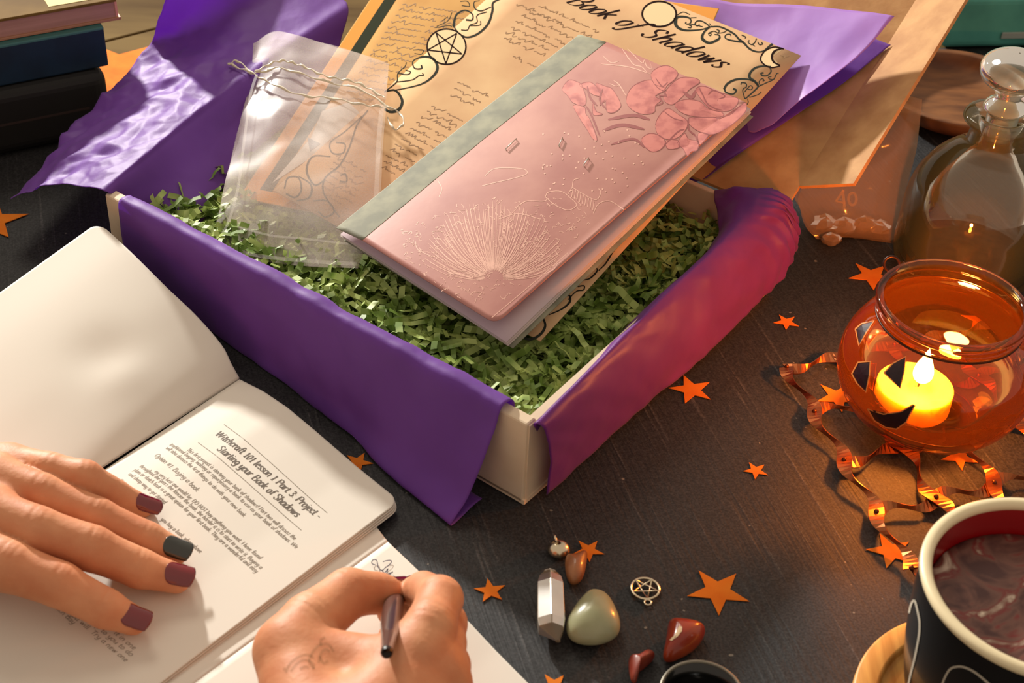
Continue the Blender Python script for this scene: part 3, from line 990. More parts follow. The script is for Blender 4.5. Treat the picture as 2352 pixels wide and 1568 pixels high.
for pts, w in [
  (za([(230, 490), (280, 500), (300, 470), (260, 455), (320, 440), (420, 460), (500, 480)]), 2),
  (za([(600, 620), (640, 640), (650, 600), (600, 600), (700, 560), (770, 590), (800, 550), (750, 530)]), 2),
  (za([(760, 600), (880, 580), (930, 550)]), 1.6),
  (za([(1340, 720), (1320, 760), (1380, 800), (1440, 760), (1470, 690)]), 2.2), (za([(1400, 800), (1440, 830)]), 2),
  (za([(1490, 750), (1520, 800), (1575, 790), (1560, 755)]), 2.4), (za([(1200, 630), (1270, 660), (1265, 690)]), 2.2),
  (za([(620, 420), (650, 460)]), 2), (za([(40, 270), (150, 215), (270, 260)]), 1.8), (za([(280, 320), (390, 315)]), 1.8),
  (zb([(435, 905), (400, 760), (460, 705), (450, 650), (380, 640), (368, 672)]), 2.4), (zb([(430, 790), (520, 690), (562, 722), (530, 755), (485, 742)]), 2.2),
  (zb([(655, 705), (780, 645), (900, 590), (935, 530), (960, 488), (988, 488)]), 2.4), (zb([(690, 690), (665, 630), (715, 575), (752, 605), (725, 612)]), 2.2),
  (zb([(900, 590), (840, 580), (820, 550), (870, 540)]), 2), (zb([(510, 880), (640, 840), (700, 800), (690, 790)]), 2), (zb([(480, 900), (490, 960), (470, 1000)]), 2),
  (zc([(110, 655), (190, 590), (200, 530), (250, 480), (262, 448)]), 2.4), (zc([(200, 530), (270, 535), (290, 515), (255, 505)]), 2.2), (zc([(190, 590), (300, 575), (350, 545), (385, 540), (375, 525)]), 2.2),
  (zc([(310, 360), (380, 360), (370, 390), (320, 385)]), 2.2), (zc([(655, 215), (700, 215), (720, 180), (770, 160), (770, 110), (840, 85)]), 2.2), (zc([(720, 185), (790, 180), (795, 150)]), 2),
  (zc([(480, 190), (560, 150), (590, 90)]), 2), (zc([(520, 150), (560, 120)]), 2), (zc([(470, 200), (560, 185), (590, 190)]), 2), (zc([(650, 10), (700, 10), (715, 45), (660, 40)]), 2.2)]:
    thin.stroke(pts, w, cvp)
# pentacle, moons, spark
def circ(cx, cy, r, n=40, ry=None): return [(cx + r * math.cos(a), cy + (ry or r) * math.sin(a)) for a in np.linspace(0, 2 * math.pi, n)]
dark = Ink()
dark.stroke(circ(1025.5, 107, 44.5, ry=40.5), 3.6, cvp, n=60)
st = [(1001.5, 75), (1049, 76.5), (1061, 124), (1024, 146), (982, 115)]
for i in range(5): dark.stroke([st[i], st[(i + 2) % 5]], 3.0, cvp)
dark.stroke(circ(1514, 32, 39, ry=29), 4.2, cvp, n=60)
cres_o = [(1800, 112), (1778, 108), (1757, 117), (1747, 134), (1754, 147), (1772, 155), (1792, 151)]
cres_i = [(1792, 150), (1777, 142), (1773, 128), (1781, 116), (1798, 111)]
dark.stroke(cres_o, 3.4, cvp)
dark.stroke(cres_i, [3, 5, 5, 3], cvp)
dark.build_each('printed_outline', M_inkd, pg2)
thin.build_each('printed_tendril', M_inkg, pg2)
pale = Ink()
cvl = on2(0.026)
pale.fill(circ(1514, 32, 38, ry=28), cvl)
pale.fill(circ(1025.5, 107, 43, ry=39), cvl)
pale.fill(catmull(cres_o, 18).tolist() + catmull(cres_i, 14).tolist(), cvl)
pale.build_each('printed_moon', mat('pale_moon_print', (232, 204, 160), .9, spec=.05), pg2)
sp_ = Ink()
sp_.fill([(1803, 121), (1805, 127), (1815, 129), (1805, 131), (1799, 136), (1800, 130), (1791, 127), (1800, 126)], cvp)
sp_.build('printed_spark', mat('tan_ink', (140, 104, 66), .6), pg2)
# title in calligraphy
tA, tB = uv2(1391, 46), uv2(1648, 158)
ang = math.atan2(tB[1] - tA[1], tB[0] - tA[0])
ti = Ink()
ca, sa = math.cos(ang), math.sin(ang)
cvt = lambda x, y: cv2(tA[0] + x * ca - y * sa, tA[1] + x * sa + y * ca)
sz = 1.75
Lt = math.hypot(tB[0] - tA[0], tB[1] - tA[1])
GL2 = dict(GL)
GL['f'] = (.34, [[(.46, .70), (.38, .78), (.28, .66), (.20, .30), (.10, -.14), (-.02, -.28), (-.12, -.2)], [(.06, .44), (.36, .44)]])
write(ti, 'Book', -sz * 2.05, 0, sz, cvt, nib=(.018, .115, 0.0), slant=0.62, width=sz * 2.02)
write(ti, 'of', .62, 0, sz, cvt, nib=(.018, .115, 0.0), slant=0.62, width=sz * .82)
write(ti, 'Shadows', 2.75, 0, sz, cvt, nib=(.018, .115, 0.0), slant=0.62, width=Lt - 2.75)
GL.update(GL2)
ti.build('printed_title', M_inkd, pg2, 'stuff')
# handwriting blocks
hw = Ink()
for k, (x0, y0, x1, y1) in enumerate([(1240, 12, 1370, 78), (1215, 20, 1350, 92), (1200, 34, 1330, 100), (1185, 48, 1310, 110), (1175, 62, 1290, 118), (1165, 72, 1262, 122), (1160, 86, 1245, 132), (1190, 8, 1300, 62), (1180, 128, 1230, 160)]):
    (ua, va), (ub, vb) = uv2(x0, y0), uv2(x1, y1)
    scribble(hw, ua, ub, (va + vb) / 2, .40, cv2, .06, 300 + k)
for k, (x0, y0, x1) in enumerate([(1050, 190, 1125), (1042, 204, 1112), (1036, 218, 1098), (990, 245, 1060), (980, 256, 1050), (968, 268, 1040), (955, 282, 1030), (942, 296, 1015), (930, 308, 1000), (920, 320, 985), (905, 332, 965), (895, 345, 950), (885, 358, 935), (880, 372, 925), (876, 386, 905)]):
    ua, va = uv2(x0, y0)
    ub, _ = uv2(x1, y0 + (x1 - x0) * .5)
    scribble(hw, ua, ub, va, .40, cv2, .06, 400 + k)
for k in range(9):
    ua, va = uv2(770 - k * 6, 360 + k * 14)
    scribble(hw, ua, ua + 2.6, va, .40, cv2, .055, 500 + k)
hw.build('printed_handwriting', M_inkb, pg2, 'stuff')

# ================================================================== THE PINK BOOKLET
kp, kq, kr = P(1135, 738, 6.0), P(1716, 236, 11.6), P(772, 523, 6.0)
n3 = nz(np.cross(kq - kp, kr - kp))
if n3[2] < 0: n3 = -n3
uw3 = nz(kp - kr)
w3 = N(kp - kr)
def on3(h, bow=.42):                            # the cover bows up between spine and fore-edge
    def cv(x, y):
        hh = h
        for _ in range(5):
            p = PL(x, y, (kp + n3 * hh, n3))
            u = min(max(float((p - kr) @ uw3) / w3, 0), 1)
            hh = h + bow * 4 * u * (1 - u)
        return p
    return cv
c3 = on3(0)
def pink_cover_mat():
    m = mat('pink_cover', (204, 148, 136), 0.40, spec=0.45, col2=(178, 118, 112), nscale=26, ndetail=5, lo=0.3, hi=0.72, bump=0.06, bscale=300)
    return m
M_pink = pink_cover_mat()
M_rose = mat('rose_print', (220, 138, 130), 0.38, col2=(184, 104, 104), nscale=110, ndetail=5, lo=.46, hi=.66)
M_rosed = mat('dark_rose_print', (162, 92, 92), 0.38)
M_line = mat('pale_pink_line_print', (238, 186, 168), 0.40)
M_spine = mat('sage_spine_paper', (150, 148, 124), 0.7, col2=(122, 122, 104), nscale=90, ndetail=6, lo=.35, hi=.65)
M_paper = mat('white_paper', (236, 228, 216), 0.75, translucent=0.12, bump=0.03, bscale=250)
M_paper2 = mat('ivory_paper', (222, 206, 198), 0.75, translucent=0.12)
pink = thing('pink_booklet', 'pink rose-printed booklet with a sage green spine strip', 'booklet', kr)
def cover_poly(h, pts, name, m, parent, t):
    c = on3(h)
    ik = Ink()
    q = []
    for i, p_ in enumerate(pts):
        r_ = pts[(i + 1) % len(pts)]
        k_ = max(1, int(math.hypot(r_[0] - p_[0], r_[1] - p_[1]) / 14))
        q += [(p_[0] + (r_[0] - p_[0]) * t / k_, p_[1] + (r_[1] - p_[1]) * t / k_) for t in range(k_)]
    ik.fill(q, c, rings=28)
    o = ik.build(name, m, parent)
    o.data.polygons.foreach_set('use_smooth', [True] * len(o.data.polygons))
    solid(o, t, -1 if np.array(o.data.polygons[0].normal) @ n3 > 0 else 1)
    return o
def rc(p, a, b, r=14):                          # round one corner
    p, a, b = map(np.array, (p, a, b))
    q0, q1_ = p + nz(a - p) * r, p + nz(b - p) * r
    return [tuple((1 - t) ** 2 * q0 + 2 * t * (1 - t) * p + t * t * q1_) for t in np.linspace(0, 1, 6)]
fr_ = [(1330, 79), (1393, 96), (1716, 236)] + [(1600, 340), (1500, 424), (1356, 550)] + rc((1138, 744), (1356, 550), (832, 551), 26) + [(832, 551), (772, 523)]
cover_poly(0, fr_, 'front_cover', M_pink, pink, .05)
cover_poly(0.012, [(1330, 79), (1393, 96), (1110, 320), (832, 551), (772, 523), (1050, 298)], 'spine_strip', M_spine, pink, .03)
# inner leaves and back cover fan open below the cover
def leaf(name, br, tr, tl, bl, m, t=.04, bow=0.0):
    return quad_sheet(name, P(*bl), P(*br), P(*tr), P(*tl), m, pink, t=t, n=12, bow=bow, nn=n3)
for k, (d, dz) in enumerate([(0.0, 0), (.35, -.22), (.7, -.45)]):
    leaf('leaf', (1163 + 6 * d, 786 + 12 * d, 4.95 + dz * .6), (1724 + 2 * d, 250 + 12 * d, 11.0 + dz), (1340, 86, 10.9 + dz), (782, 538 + 6 * d, 5.3 + dz * .4), M_paper2 if k else mat('lavender_grey_leaf', (206, 186, 190), .7))
leaf('back_cover', (1178, 800, 4.55), (1730, 268, 10.35), (1345, 92, 10.2), (790, 552, 4.95), M_spine)
# print on the cover
cvk = on3(0.007)
cvk2 = on3(0.011)
zk = lambda pts: crop(1250, 0, 3.135, pts)
zl = lambda pts: crop(750, 350, 3.136, pts)
ro = Ink()
rose_edges = []
for pts in [
  [(770, 530), (830, 480), (900, 475), (960, 520), (940, 570), (890, 610), (850, 650), (790, 600)],
  [(590, 720), (620, 640), (690, 590), (770, 575), (800, 610), (880, 640), (800, 690), (840, 720), (800, 760), (790, 810), (700, 820), (620, 780)],
  [(860, 700), (900, 620), (980, 560), (1080, 560), (1120, 590), (1050, 640), (1000, 690), (930, 750), (880, 740)],
  [(1090, 640), (1150, 620), (1250, 660), (1350, 690), (1400, 720), (1350, 790), (1250, 800), (1180, 770), (1120, 700)],
  [(940, 750), (1020, 715), (1120, 730), (1180, 780), (1280, 810), (1270, 840), (1100, 840), (990, 810)],
  [(800, 900), (830, 830), (890, 780), (960, 820), (1030, 870), (1020, 930), (960, 990), (880, 1000), (820, 970)],
  [(1040, 850), (1180, 845), (1330, 830), (1440, 740), (1450, 800), (1360, 890), (1240, 960), (1150, 960), (1060, 910)],
  [(960, 1030), (1010, 960), (1040, 1000), (1110, 1020), (1100, 1080), (1060, 1090), (1030, 1120), (1000, 1070)],
  [(700, 1000), (760, 960), (840, 980), (870, 1030), (830, 1080), (770, 1090), (720, 1050)],
  [(130, 640), (180, 575), (260, 600), (280, 640), (300, 700), (290, 760), (210, 740), (170, 690)],
  [(250, 610), (330, 590), (390, 640), (410, 690), (350, 680), (300, 640)],
  [(370, 600), (440, 620), (490, 640), (540, 720), (550, 770), (500, 810), (450, 800), (440, 720), (400, 760), (410, 700)],
  [(210, 760), (290, 770), (300, 820), (330, 860), (380, 1000), (350, 1000), (300, 920), (260, 860)],
  [(880, 1010), (960, 1010), (970, 1060), (890, 1070)], [(1110, 960), (1180, 970), (1120, 1040)],
  [(350, 740), (375, 800), (420, 820), (380, 830), (350, 820)]]:
    ro.fill(zk(pts), cvk, smooth=40)
    rose_edges.append(zk(pts))
ro.build_each('printed_petal', M_rose, pink)
rd = Ink()
for pts, w in [([(800, 560), (850, 620), (890, 590)], 5), ([(850, 650), (880, 690), (830, 690), (850, 740), (800, 760)], 6), ([(1000, 660), (1060, 700), (1090, 650)], 14), ([(1110, 620), (1140, 680), (1180, 750), (1260, 790), (1350, 790)], 5),
               ([(1180, 680), (1220, 650), (1300, 690), (1250, 720), (1330, 730)], 5), ([(860, 800), (930, 850), (1000, 870)], 4), ([(1040, 850), (1040, 930), (1090, 980), (1110, 1040)], 7), ([(1040, 840), (1150, 860), (1280, 850)], 4),
               ([(310, 620), (330, 700), (380, 760)], 9), ([(300, 760), (340, 830), (400, 980)], 8), ([(420, 640), (400, 720), (450, 790)], 7), ([(870, 1040), (960, 950), (1010, 930)], 6), ([(460, 860), (640, 830), (760, 860)], 14), ([(420, 940), (560, 900), (720, 930)], 14), ([(480, 1040), (640, 1000), (720, 1060)], 10)]:
    rd.stroke(zk(pts), w * .55, cvk2, taper=True)
for q in rose_edges: rd.stroke(catmull(q, 36, closed=True).tolist(), [.6, 1.8, .8, 2.2, .6, 1.5, .6], cvk2, n=40)
rd.build_each('printed_petal_shadow', M_rosed, pink)
ln = Ink()
for pts, w in [([(410, 460), (600, 480), (760, 530)], 2.0), ([(560, 350), (640, 460), (700, 480), (740, 520)], 2.0), ([(600, 350), (700, 450), (720, 430)], 1.6), ([(720, 430), (740, 480), (780, 500)], 1.8), ([(760, 440), (780, 510)], 1.6), ([(420, 400), (480, 450), (540, 440)], 1.5), ([(500, 580), (540, 610), (590, 690)], 2.0), ([(470, 600), (520, 620), (550, 600)], 1.6)]:
    ln.stroke(zk(pts), w, cvk, taper=True)
fx, fy = 1205, 905                              # fan of fine rays low on the cover
rr = random.Random(5)
for i in range(96):
    a = math.radians(172 + i * (180 + 16) / 95)
    L = 330 + 260 * abs(math.sin(i * 1.7)) * (.6 + .4 * math.sin((a - math.pi)))
    b_ = .35 * math.cos(a)
    pts = [(fx + math.cos(a - b_ * t) * (60 + (L - 60) * t) * 1.12, fy + math.sin(a - b_ * t) * (60 + (L - 60) * t) * .95 + rr.uniform(-5, 5)) for t in np.linspace(0, 1, 6)]
    pts = [(min(max(x, 330 + (y - 640) * .5 if y > 640 else 330), 2200 - (y - 300) * 1.05), y) for x, y in pts]
    ln.stroke(zl(pts), rr.uniform(.8, 1.7), cvk, taper=True)
for i in range(520):
    x, y = rr.uniform(520, 1900), rr.uniform(330, 1080)
    if x > 2150 - (y - 300) * 1.12 or x < 330 + (y - 600) * 1.25 or y < 560 - (x - 520) * .42: continue
    ln.stroke(zl([(x, y), (x + rr.uniform(-18, 18), y + rr.uniform(-20, 4)), (x + rr.uniform(-34, 34), y + rr.uniform(-34, 8))]), rr.uniform(.7, 1.5), cvk, n=6)
for pts in ([(1140, 170), (1200, 120), (1300, 110), (1420, 120), (1440, 155), (1330, 190), (1220, 215), (1120, 240)], [(1575, 320), (1600, 285), (1690, 280), (1760, 330), (1800, 380), (1740, 415), (1650, 380), (1575, 320)], [(1770, 250), (1780, 200), (1820, 185)], [(1770, 250), (1850, 300), (1940, 340), (1975, 290), (1960, 260)], [(1740, 300), (1770, 250)], [(1920, 440), (1960, 370), (2040, 350), (2140, 410)], [(1360, 400), (1440, 350), (1560, 350), (1600, 330)], [(1240, 480), (1380, 440), (1540, 480)], [(800, 200), (830, 260), (810, 320)], [(640, 640), (660, 700), (760, 750)], [(1190, 1190), (1500, 930), (1740, 720)]):
    ln.stroke(zl(pts), 1.6, cvk)
for i in range(9): ln.stroke(zl([(1775 + i * 19, 262 + i * 11), (1765 + i * 19, 322 + i * 12)]), 1.5, cvk)
for i in range(60):
    x, y = rr.uniform(1540, 2280), rr.uniform(-170, 290)
    if x > 2150 - (y - 300) * 1.12 - 40: continue
    ln.fill(zl([(x + 7 * math.cos(q), y + 6 * math.sin(q)) for q in np.linspace(0, 6.28, 7)[:-1]]), cvk2)
ln.build('printed_line_art', M_line, pink, 'stuff')
M_steel = mat('bright_steel', (214, 208, 196), 0.22, metal=1.0)
for a, b in (((1162, 341), (1186, 318)), ((1284, 333), (1292, 316)), ((1341, 378), (1352, 362))):
    p, q = on3(.12)(*a), on3(.12)(*b)
    tube('staple', [p - n3 * .12, p, (p + q) / 2, q, q - n3 * .12], .035, M_steel, pink, k=6)

# ================================================================== SHEER DRAWSTRING BAG
M_org = sheer('organza', (0.97, 0.95, 0.94), body=0.28, bodycol=(236, 222, 214), ior=1.12, rough=0.4, weave=True)
M_hem = sheer('organza_hem', (0.97, 0.95, 0.94), body=0.13, bodycol=(240, 230, 218), ior=1.15, rough=0.35)
M_rib = mat('satin_ribbon', (226, 214, 190), 0.3, sheen=0.4, translucent=0.2)
bagp = lambda x, y, h: PL(x, y, (p2BR + n2 * h, n2))
obag = thing('organza_bag', 'empty sheer white drawstring bag lying over the parchment pages', 'bag', bagp(650, 590, .4))
rows_ = [[(486, 568), (560, 592), (640, 605), (730, 613), (822, 616)],
         [(506, 470), (590, 478), (670, 482), (760, 488), (862, 500)],
         [(531, 360), (610, 356), (690, 360), (780, 368), (872, 392)],
         [(558, 255), (630, 246), (700, 255), (790, 272), (877, 300)],
         [(575, 175), (630, 165), (700, 182), (790, 212), (883, 240)],
         [(579, 150), (632, 146), (700, 158), (790, 186), (887, 222)],
         [(582, 100), (630, 72), (690, 84), (790, 112), (893, 146)]]
for nm, offs in (('back_panel', [.35, .40, .42, .45, .5, .5, .5]), ('front_panel', [.5, 1.0, 1.15, 1.0, .75, .7, .8])):
    net = [[bagp(x, y, h + (0 if nm == 'back_panel' else .0)) if 0 < j < 4 else bagp(x, y, .45 if r < 5 else .6) for j, (x, y) in enumerate(row)] for r, (row, h) in enumerate(zip(rows_, offs))]
    sheet(nm, loft(net, 70, 50), M_org, obag, t=0, wob=.10, ws=.5, cr=.05, cs=.6, seed=4.4 if nm[0] == 'f' else 6.1)
def bagstroke(name, pts, w, h, m):
    ik = Ink()
    ik.stroke(pts, w, lambda x, y: bagp(x, y, h))
    o = ik.build(name, m, obag)
    return o
for pts, w in (([(490, 562), (520, 520), (545, 440), (560, 330), (575, 220), (590, 170)], 9), ([(862, 500), (868, 420), (872, 330), (880, 240)], 22), ([(492, 560), (600, 588), (720, 600), (820, 606)], 12), ([(545, 520), (620, 540), (700, 548), (800, 560)], 7)):
    bagstroke('seam', pts, w * .7, 1.2, M_hem)
for k, (pts, h) in enumerate(((([(524, 146), (560, 160), (590, 168), (640, 156), (700, 172), (760, 190), (830, 206), (884, 240), (920, 262), (926, 286), (905, 296), (890, 270)]), 1.05), ([(524, 150), (545, 140), (580, 168), (620, 190), (690, 218), (760, 225), (830, 240), (880, 246), (910, 252)], 1.15), ([(585, 165), (640, 140), (690, 150), (750, 175), (820, 190), (884, 225)], 1.1))):
    path = [bagp(x, y, h + .12 * math.sin(i * 2.1 + k)) for i, (x, y) in enumerate(pts)]
    path = catmull(path, 70) + np.array([[0, 0, .06 * math.sin(i * 1.1 + k)] for i in range(70)])
    tube('drawstring', path, [.065 + .03 * math.sin(i * .9) for i in range(70)], M_rib, obag, k=6)

# ================================================================== OPEN BOOKLETS ON THE TABLE
dS, dR = A(-.594, -.804, 0), A(-.622, -.783, 0)
S0, T0 = P(550, 868, .7), P(918, 1155, .55)
def right_page(u, v, dz=0.0):
    z = float(np.interp(u, [0, .06, .16, .32, .5, .75, 1], [.5, .68, .98, 1.15, 1.0, .70, .58]))
    a = S0 + dS * 21.6 * v
    b = T0 + dR * 21.6 * v
    p = a * (1 - u) + b * u
    p[2] = z * (1 - .58 * v) + .10 + dz
    return p
rp_s = lambda u, v, dz=0: right_page(u, v, dz)
bk = thing('printed_booklet', 'open white booklet with a printed lesson page under one hand', 'booklet', S0 * A(1, 1, 0))
def page_grid(fn, n=40, m=30): return np.array([[fn(i / (n - 1), j / (m - 1)) for j in range(m)] for i in range(n)])
def rounded(fn, ru=.05, rv=.033):                # trim the outer corners round
    def g(u, v):
        d = 0
        if u > 1 - ru and v < rv:
            a, b_ = (u - (1 - ru)) / ru, (rv - v) / rv
            r = math.hypot(a, b_)
            m_ = max(a, b_)
            if r > 1e-6:
                u = 1 - ru + a * m_ / r * ru
                v = rv - b_ * m_ / r * rv
        return fn(u, v)
    return g
grid_u = np.r_[np.linspace(0, .95, 34), np.linspace(.955, 1, 8)]
grid_v = np.r_[np.linspace(0, .033, 8), np.linspace(.05, 1, 24)]
def pg(fn): return np.array([[fn(u, v) for v in grid_v] for u in grid_u])
for k in range(4):
    sheet('leaf', pg(rounded(lambda u, v, k=k: right_page(u * (1 + .004 * k), v, -.11 * k * (.25 + .75 * u)))), M_paper, bk, t=.03)
left_top = [(550, 868, .62), (532, 836, 1.25), (509, 792, 1.9), (452, 726, 2.75), (383, 660, 3.5), (300, 578, 4.15), (226, 510, 4.4)]
LT = catmull([P(*q) for q in left_top], 61)
dent0 = P(235, 830, 2.0)
def left_page(u, v, dz=0.0):
    i = min(u, 1) * 60
    a = LT[int(i)] * (1 - (i % 1)) + LT[min(int(i) + 1, 60)] * (i % 1)
    p = a + A(-.606, -.795, 0) * 21.6 * v
    k = max(.12, 1 - 1.0 * v)
    z = .55 + (p[2] - .55) * k
    z += .28 * math.sin(3.1 * u) * math.sin(6 * v + .5) * v
    d = N((p - dent0)[:2])
    z -= .24 * math.exp(-(d / 1.7) ** 2) - .12 * math.exp(-(N((p - dent0 - A(1.6, -1.2, 0))[:2]) / 1.2) ** 2)
    p[2] = max(.2, z + dz)
    return p
for k in range(2):
    sheet('leaf', pg(rounded(lambda u, v, k=k: left_page(u, v, -.12 * k))), M_paper, bk, t=.03)
ur = nz((T0 - S0) * A(1, 1, 0))
def uvb(x, y, z=.95):
    q = (P(x, y, z) - S0)[:2]
    M_ = np.array([[ (T0 - S0)[0], dS[0] * 21.6], [(T0 - S0)[1], dS[1] * 21.6]])
    s = np.linalg.solve(M_, q)
    for _ in range(3):                            # settle on the curved page
        zz = right_page(min(max(s[0], 0), 1), min(max(s[1], 0), 1))[2]
        q = (P(x, y, zz) - S0)[:2]
        s = np.linalg.solve(M_, q)
    return s[0] * 14.0, s[1] * 21.6
cvb = lambda x, y: right_page(min(max(x / 14.0, 0), 1), min(max(y / 21.6, 0), 1)) + A(0, 0, .024)
M_print = mat('grey_print', (138, 126, 112), .7)
M_print2 = mat('dark_grey_print', (96, 84, 72), .7)
def line_on_page(ik, text, a, b, size, nib, slant=.18, low=False):
    (x0, y0), (x1, y1) = uvb(*a), uvb(*b)
    L = math.hypot(x1 - x0, y1 - y0)
    c, s = (x1 - x0) / L, (y1 - y0) / L
    write(ik, text, 0, 0, size, lambda x, y: cvb(x0 + x * c + y * s, y0 + x * s - y * c), nib=nib, slant=slant, width=L, lowres=low)
zt = lambda x, y: (250 + x / 3.92, 950 + y / 3.92)
ik = Ink()
line_on_page(ik, 'Witchcraft 101 lesson 1 Part 3: Project -', zt(955, 192), zt(1895, 958), .62, (.05, .14, .2))
line_on_page(ik, 'Starting your Book of Shadows', zt(972, 325), zt(1700, 945), .62, (.05, .14, .2))
o = ik.build('printed_heading', M_print2, bk); tag(o, kind='stuff')
ik = Ink()
for a, b in ((zt(1040, 100), zt(1978, 902)), (zt(808, 263), zt(1752, 1062))):
    ik.stroke([uvb(*a), tuple((np.array(uvb(*a)) + np.array(uvb(*b))) / 2), uvb(*b)], .035, cvb, n=20)
o = ik.build('printed_rules', M_print, bk); tag(o, kind='stuff')
ik = Ink()
for text, a, b in [
  ('This first project is starting your book of shadows! Part two will discuss the', (700, 330), (1690, 1152)),
  ('traditional buying, making or repurposing a book to use as your book of shadows. We', (545, 285), (1705, 1232)),
  ('will also discuss the first things to do with your new book.', (510, 315), (1235, 948)),
  ('Option #1: Buying a book', (410, 382), (800, 712)),
  ('My very best one would be: DO NOT buy anything you want. I have found', (415, 530), (1385, 1332)),
  ('throughout the years the fancier the book, the harder it is to start to write it. Buying a', (275, 480), (1395, 1422)),
  ('plain or sketch book is a great option for your first book. They are a wonderful and easy', (222, 515), (1355, 1456)),
  ('and cheap way to get started.', (175, 552), (515, 828)), ('Since the', (85, 606), (230, 725)), ('you buy a book, when above', (480, 965), (845, 1275))]:
    line_on_page(ik, text, zt(*a), zt(*b), .33 if text[0] != 'O' else .40, (.07, .12, .2), low=True)
zu = lambda x, y: (x / 2.536, 950 + y / 2.536)
for text, a, b in [('a fine way to keep all of it in one', (330, 1000), (815, 1405)), ('place for now. It is up to you to do', (280, 1010), (800, 1445)), ('so when you will. Try a new one', (300, 1080), (770, 1478)), ('each day', (330, 1140), (450, 1248))]:
    line_on_page(ik, text, zu(*a), zu(*b), .33, (.07, .12, .2), low=True)
o = ik.build('printed_text', M_print, bk); tag(o, kind='stuff')

F0 = P(891, 1240, .35)
e2r = nz((P(1215, 1568, .3) - F0) * A(1, 1, 0))
e2l = nz((P(872, 1200, .3) - F0) * A(1, 1, 0))
e2l = nz(e2l + A(-.5, .4, 0))
nb = thing('blank_booklet', 'open blank booklet being written in beneath the printed booklet', 'booklet', F0 * A(1, 1, 0))
dN = A(-.64, -.77, 0)
for k in range(2):
    sheet('leaf', pg(rounded(lambda u, v, k=k: F0 * A(1, 1, 0) + e2r * 14 * u + dN * 21.6 * v + up * (.22 + .16 * math.sin(math.pi * min(1, u * 1.6)) * (1 - .3 * v) - .06 * k))), M_paper, nb, t=.025)
sheet('leaf', pg(rounded(lambda u, v: F0 * A(1, 1, 0) + e2l * 7.5 * u + dN * 21.6 * v + up * (.22 + .02 * math.sin(math.pi * min(1, u * 1.5))))), M_paper, nb, t=.02)
def nbz(x, y):
    p = P(x, y, .36)
    return p + up * .05
zh = lambda pts: crop(550, 1150, 3.752, pts)
ik = Ink()
for pts in ([(1175, 560), (1142, 545), (1148, 516), (1180, 515), (1190, 545), (1195, 575), (1225, 605), (1260, 580), (1300, 548), (1308, 522), (1280, 518), (1235, 530)], [(1225, 600), (1250, 625), (1280, 590), (1270, 625), (1290, 640), (1322, 615)], [(1322, 620), (1285, 632), (1290, 655), (1330, 655), (1358, 668)]):
    ik.stroke(zh(pts), 2.0, nbz)
o = ik.build('handwritten_word', mat('violet_ink', (52, 28, 58), .6), nb); tag(o, kind='stuff')

# ================================================================== THE WRITER'S HANDS
def skin_mat():
    m = mat('skin', (218, 154, 114), 0.54, spec=0.35, col2=(198, 122, 84), nscale=55, ndetail=5, lo=.3, hi=.75, sss=0.18, sssr=(1.0, .45, .25), bump=.5, bscale=380)
    return m
M_skin = skin_mat()
M_red = mat('dark_red_nail_polish', (112, 8, 22), 0.12, spec=.6, coat=1.0)
M_blk = mat('black_green_nail_polish', (34, 36, 30), 0.22, spec=.6, coat=1.0)
person = thing('person', 'two bare hands with dark red nails, one resting, one writing', 'person', P(-100, 1300, 0) * A(1, 1, 0))

def build_hand(name, fingers, palm, bones_k, h=.095, cuts=()):
    pts = [p for f in fingers for p, r in f] + [p for seg in palm for p, r in seg]
    pts = np.array(pts)
    F = Field(pts.min(0) - 3.2, pts.max(0) + 3.2, h)
    body = None
    for seg in palm:
        for (a, ra), (b, rb) in zip(seg[:-1], seg[1:]):
            d = F.cone(a, b, ra, rb)
            body = d if body is None else smin(body, d, bones_k)
    out = body
    for f in fingers:
        df = None
        for (a, ra), (b, rb) in zip(f[:-1], f[1:]):
            d = F.cone(a, b, ra, rb)
            df = d if df is None else smin(df, d, .22)
        for (a, ra), (b, rb), (c, rc_) in zip(f[:-2], f[1:-1], f[2:]):   # creases over the joints
            T = nz(c - a)
            s = (F.X - b[0]) * T[0] + (F.Y - b[1]) * T[1] + (F.Z - b[2]) * T[2]
            near = np.exp(-(F.ball(b + up * rb * .8, 0) / (rb * .75)) ** 2)
            g = 0
            for q in (-.27, 0.0, .27): g = g + np.exp(-((s - q) / .10) ** 2)
            df = df + .075 * g * near - .10 * near
        out = np.minimum(out, smin(body, df, .45))
    v, f = surface_net(out, F.lo, h)
    o = mesh(name, v, f, M_skin, person)
    md = o.modifiers.new('smooth', 'SMOOTH')
    md.factor = .5
    md.iterations = 3
    return o, v, f

def nail(parent, c, T, upv, r, w, l0, l1, m, arc=58, grow=0.12):
    T = nz(T)
    upv = nz(upv - T * (upv @ T))
    sd = np.cross(T, upv)
    G = np.zeros((20, 13, 3))
    for ii in range(20):
        i = 11 * (ii / 19) ** 1.5
        s = l0 + (l1 - l0) * i / 11
        wd = max(.06, math.sqrt(max(0, 1 - (1 - min(1, i / 3.6)) ** 2))) * (1 - .10 * max(0, i - 8) / 3)
        for j in range(13):
            a = math.radians(arc) * (j / 6 - 1) * wd
            k = abs(j / 6 - 1)
            ss = s - (l1 - l0) * .09 * k * k * max(0, (i - 6) / 5)
            lift = .02 + max(0, -ss) * grow
            G[ii, j] = c + T * ss + (r + lift) * (w * math.sin(a) * sd + math.cos(a) * upv) - T * 0
    o = sheet('fingernail', G, m, parent, t=.05)
    tag(o, label=None)
    return o

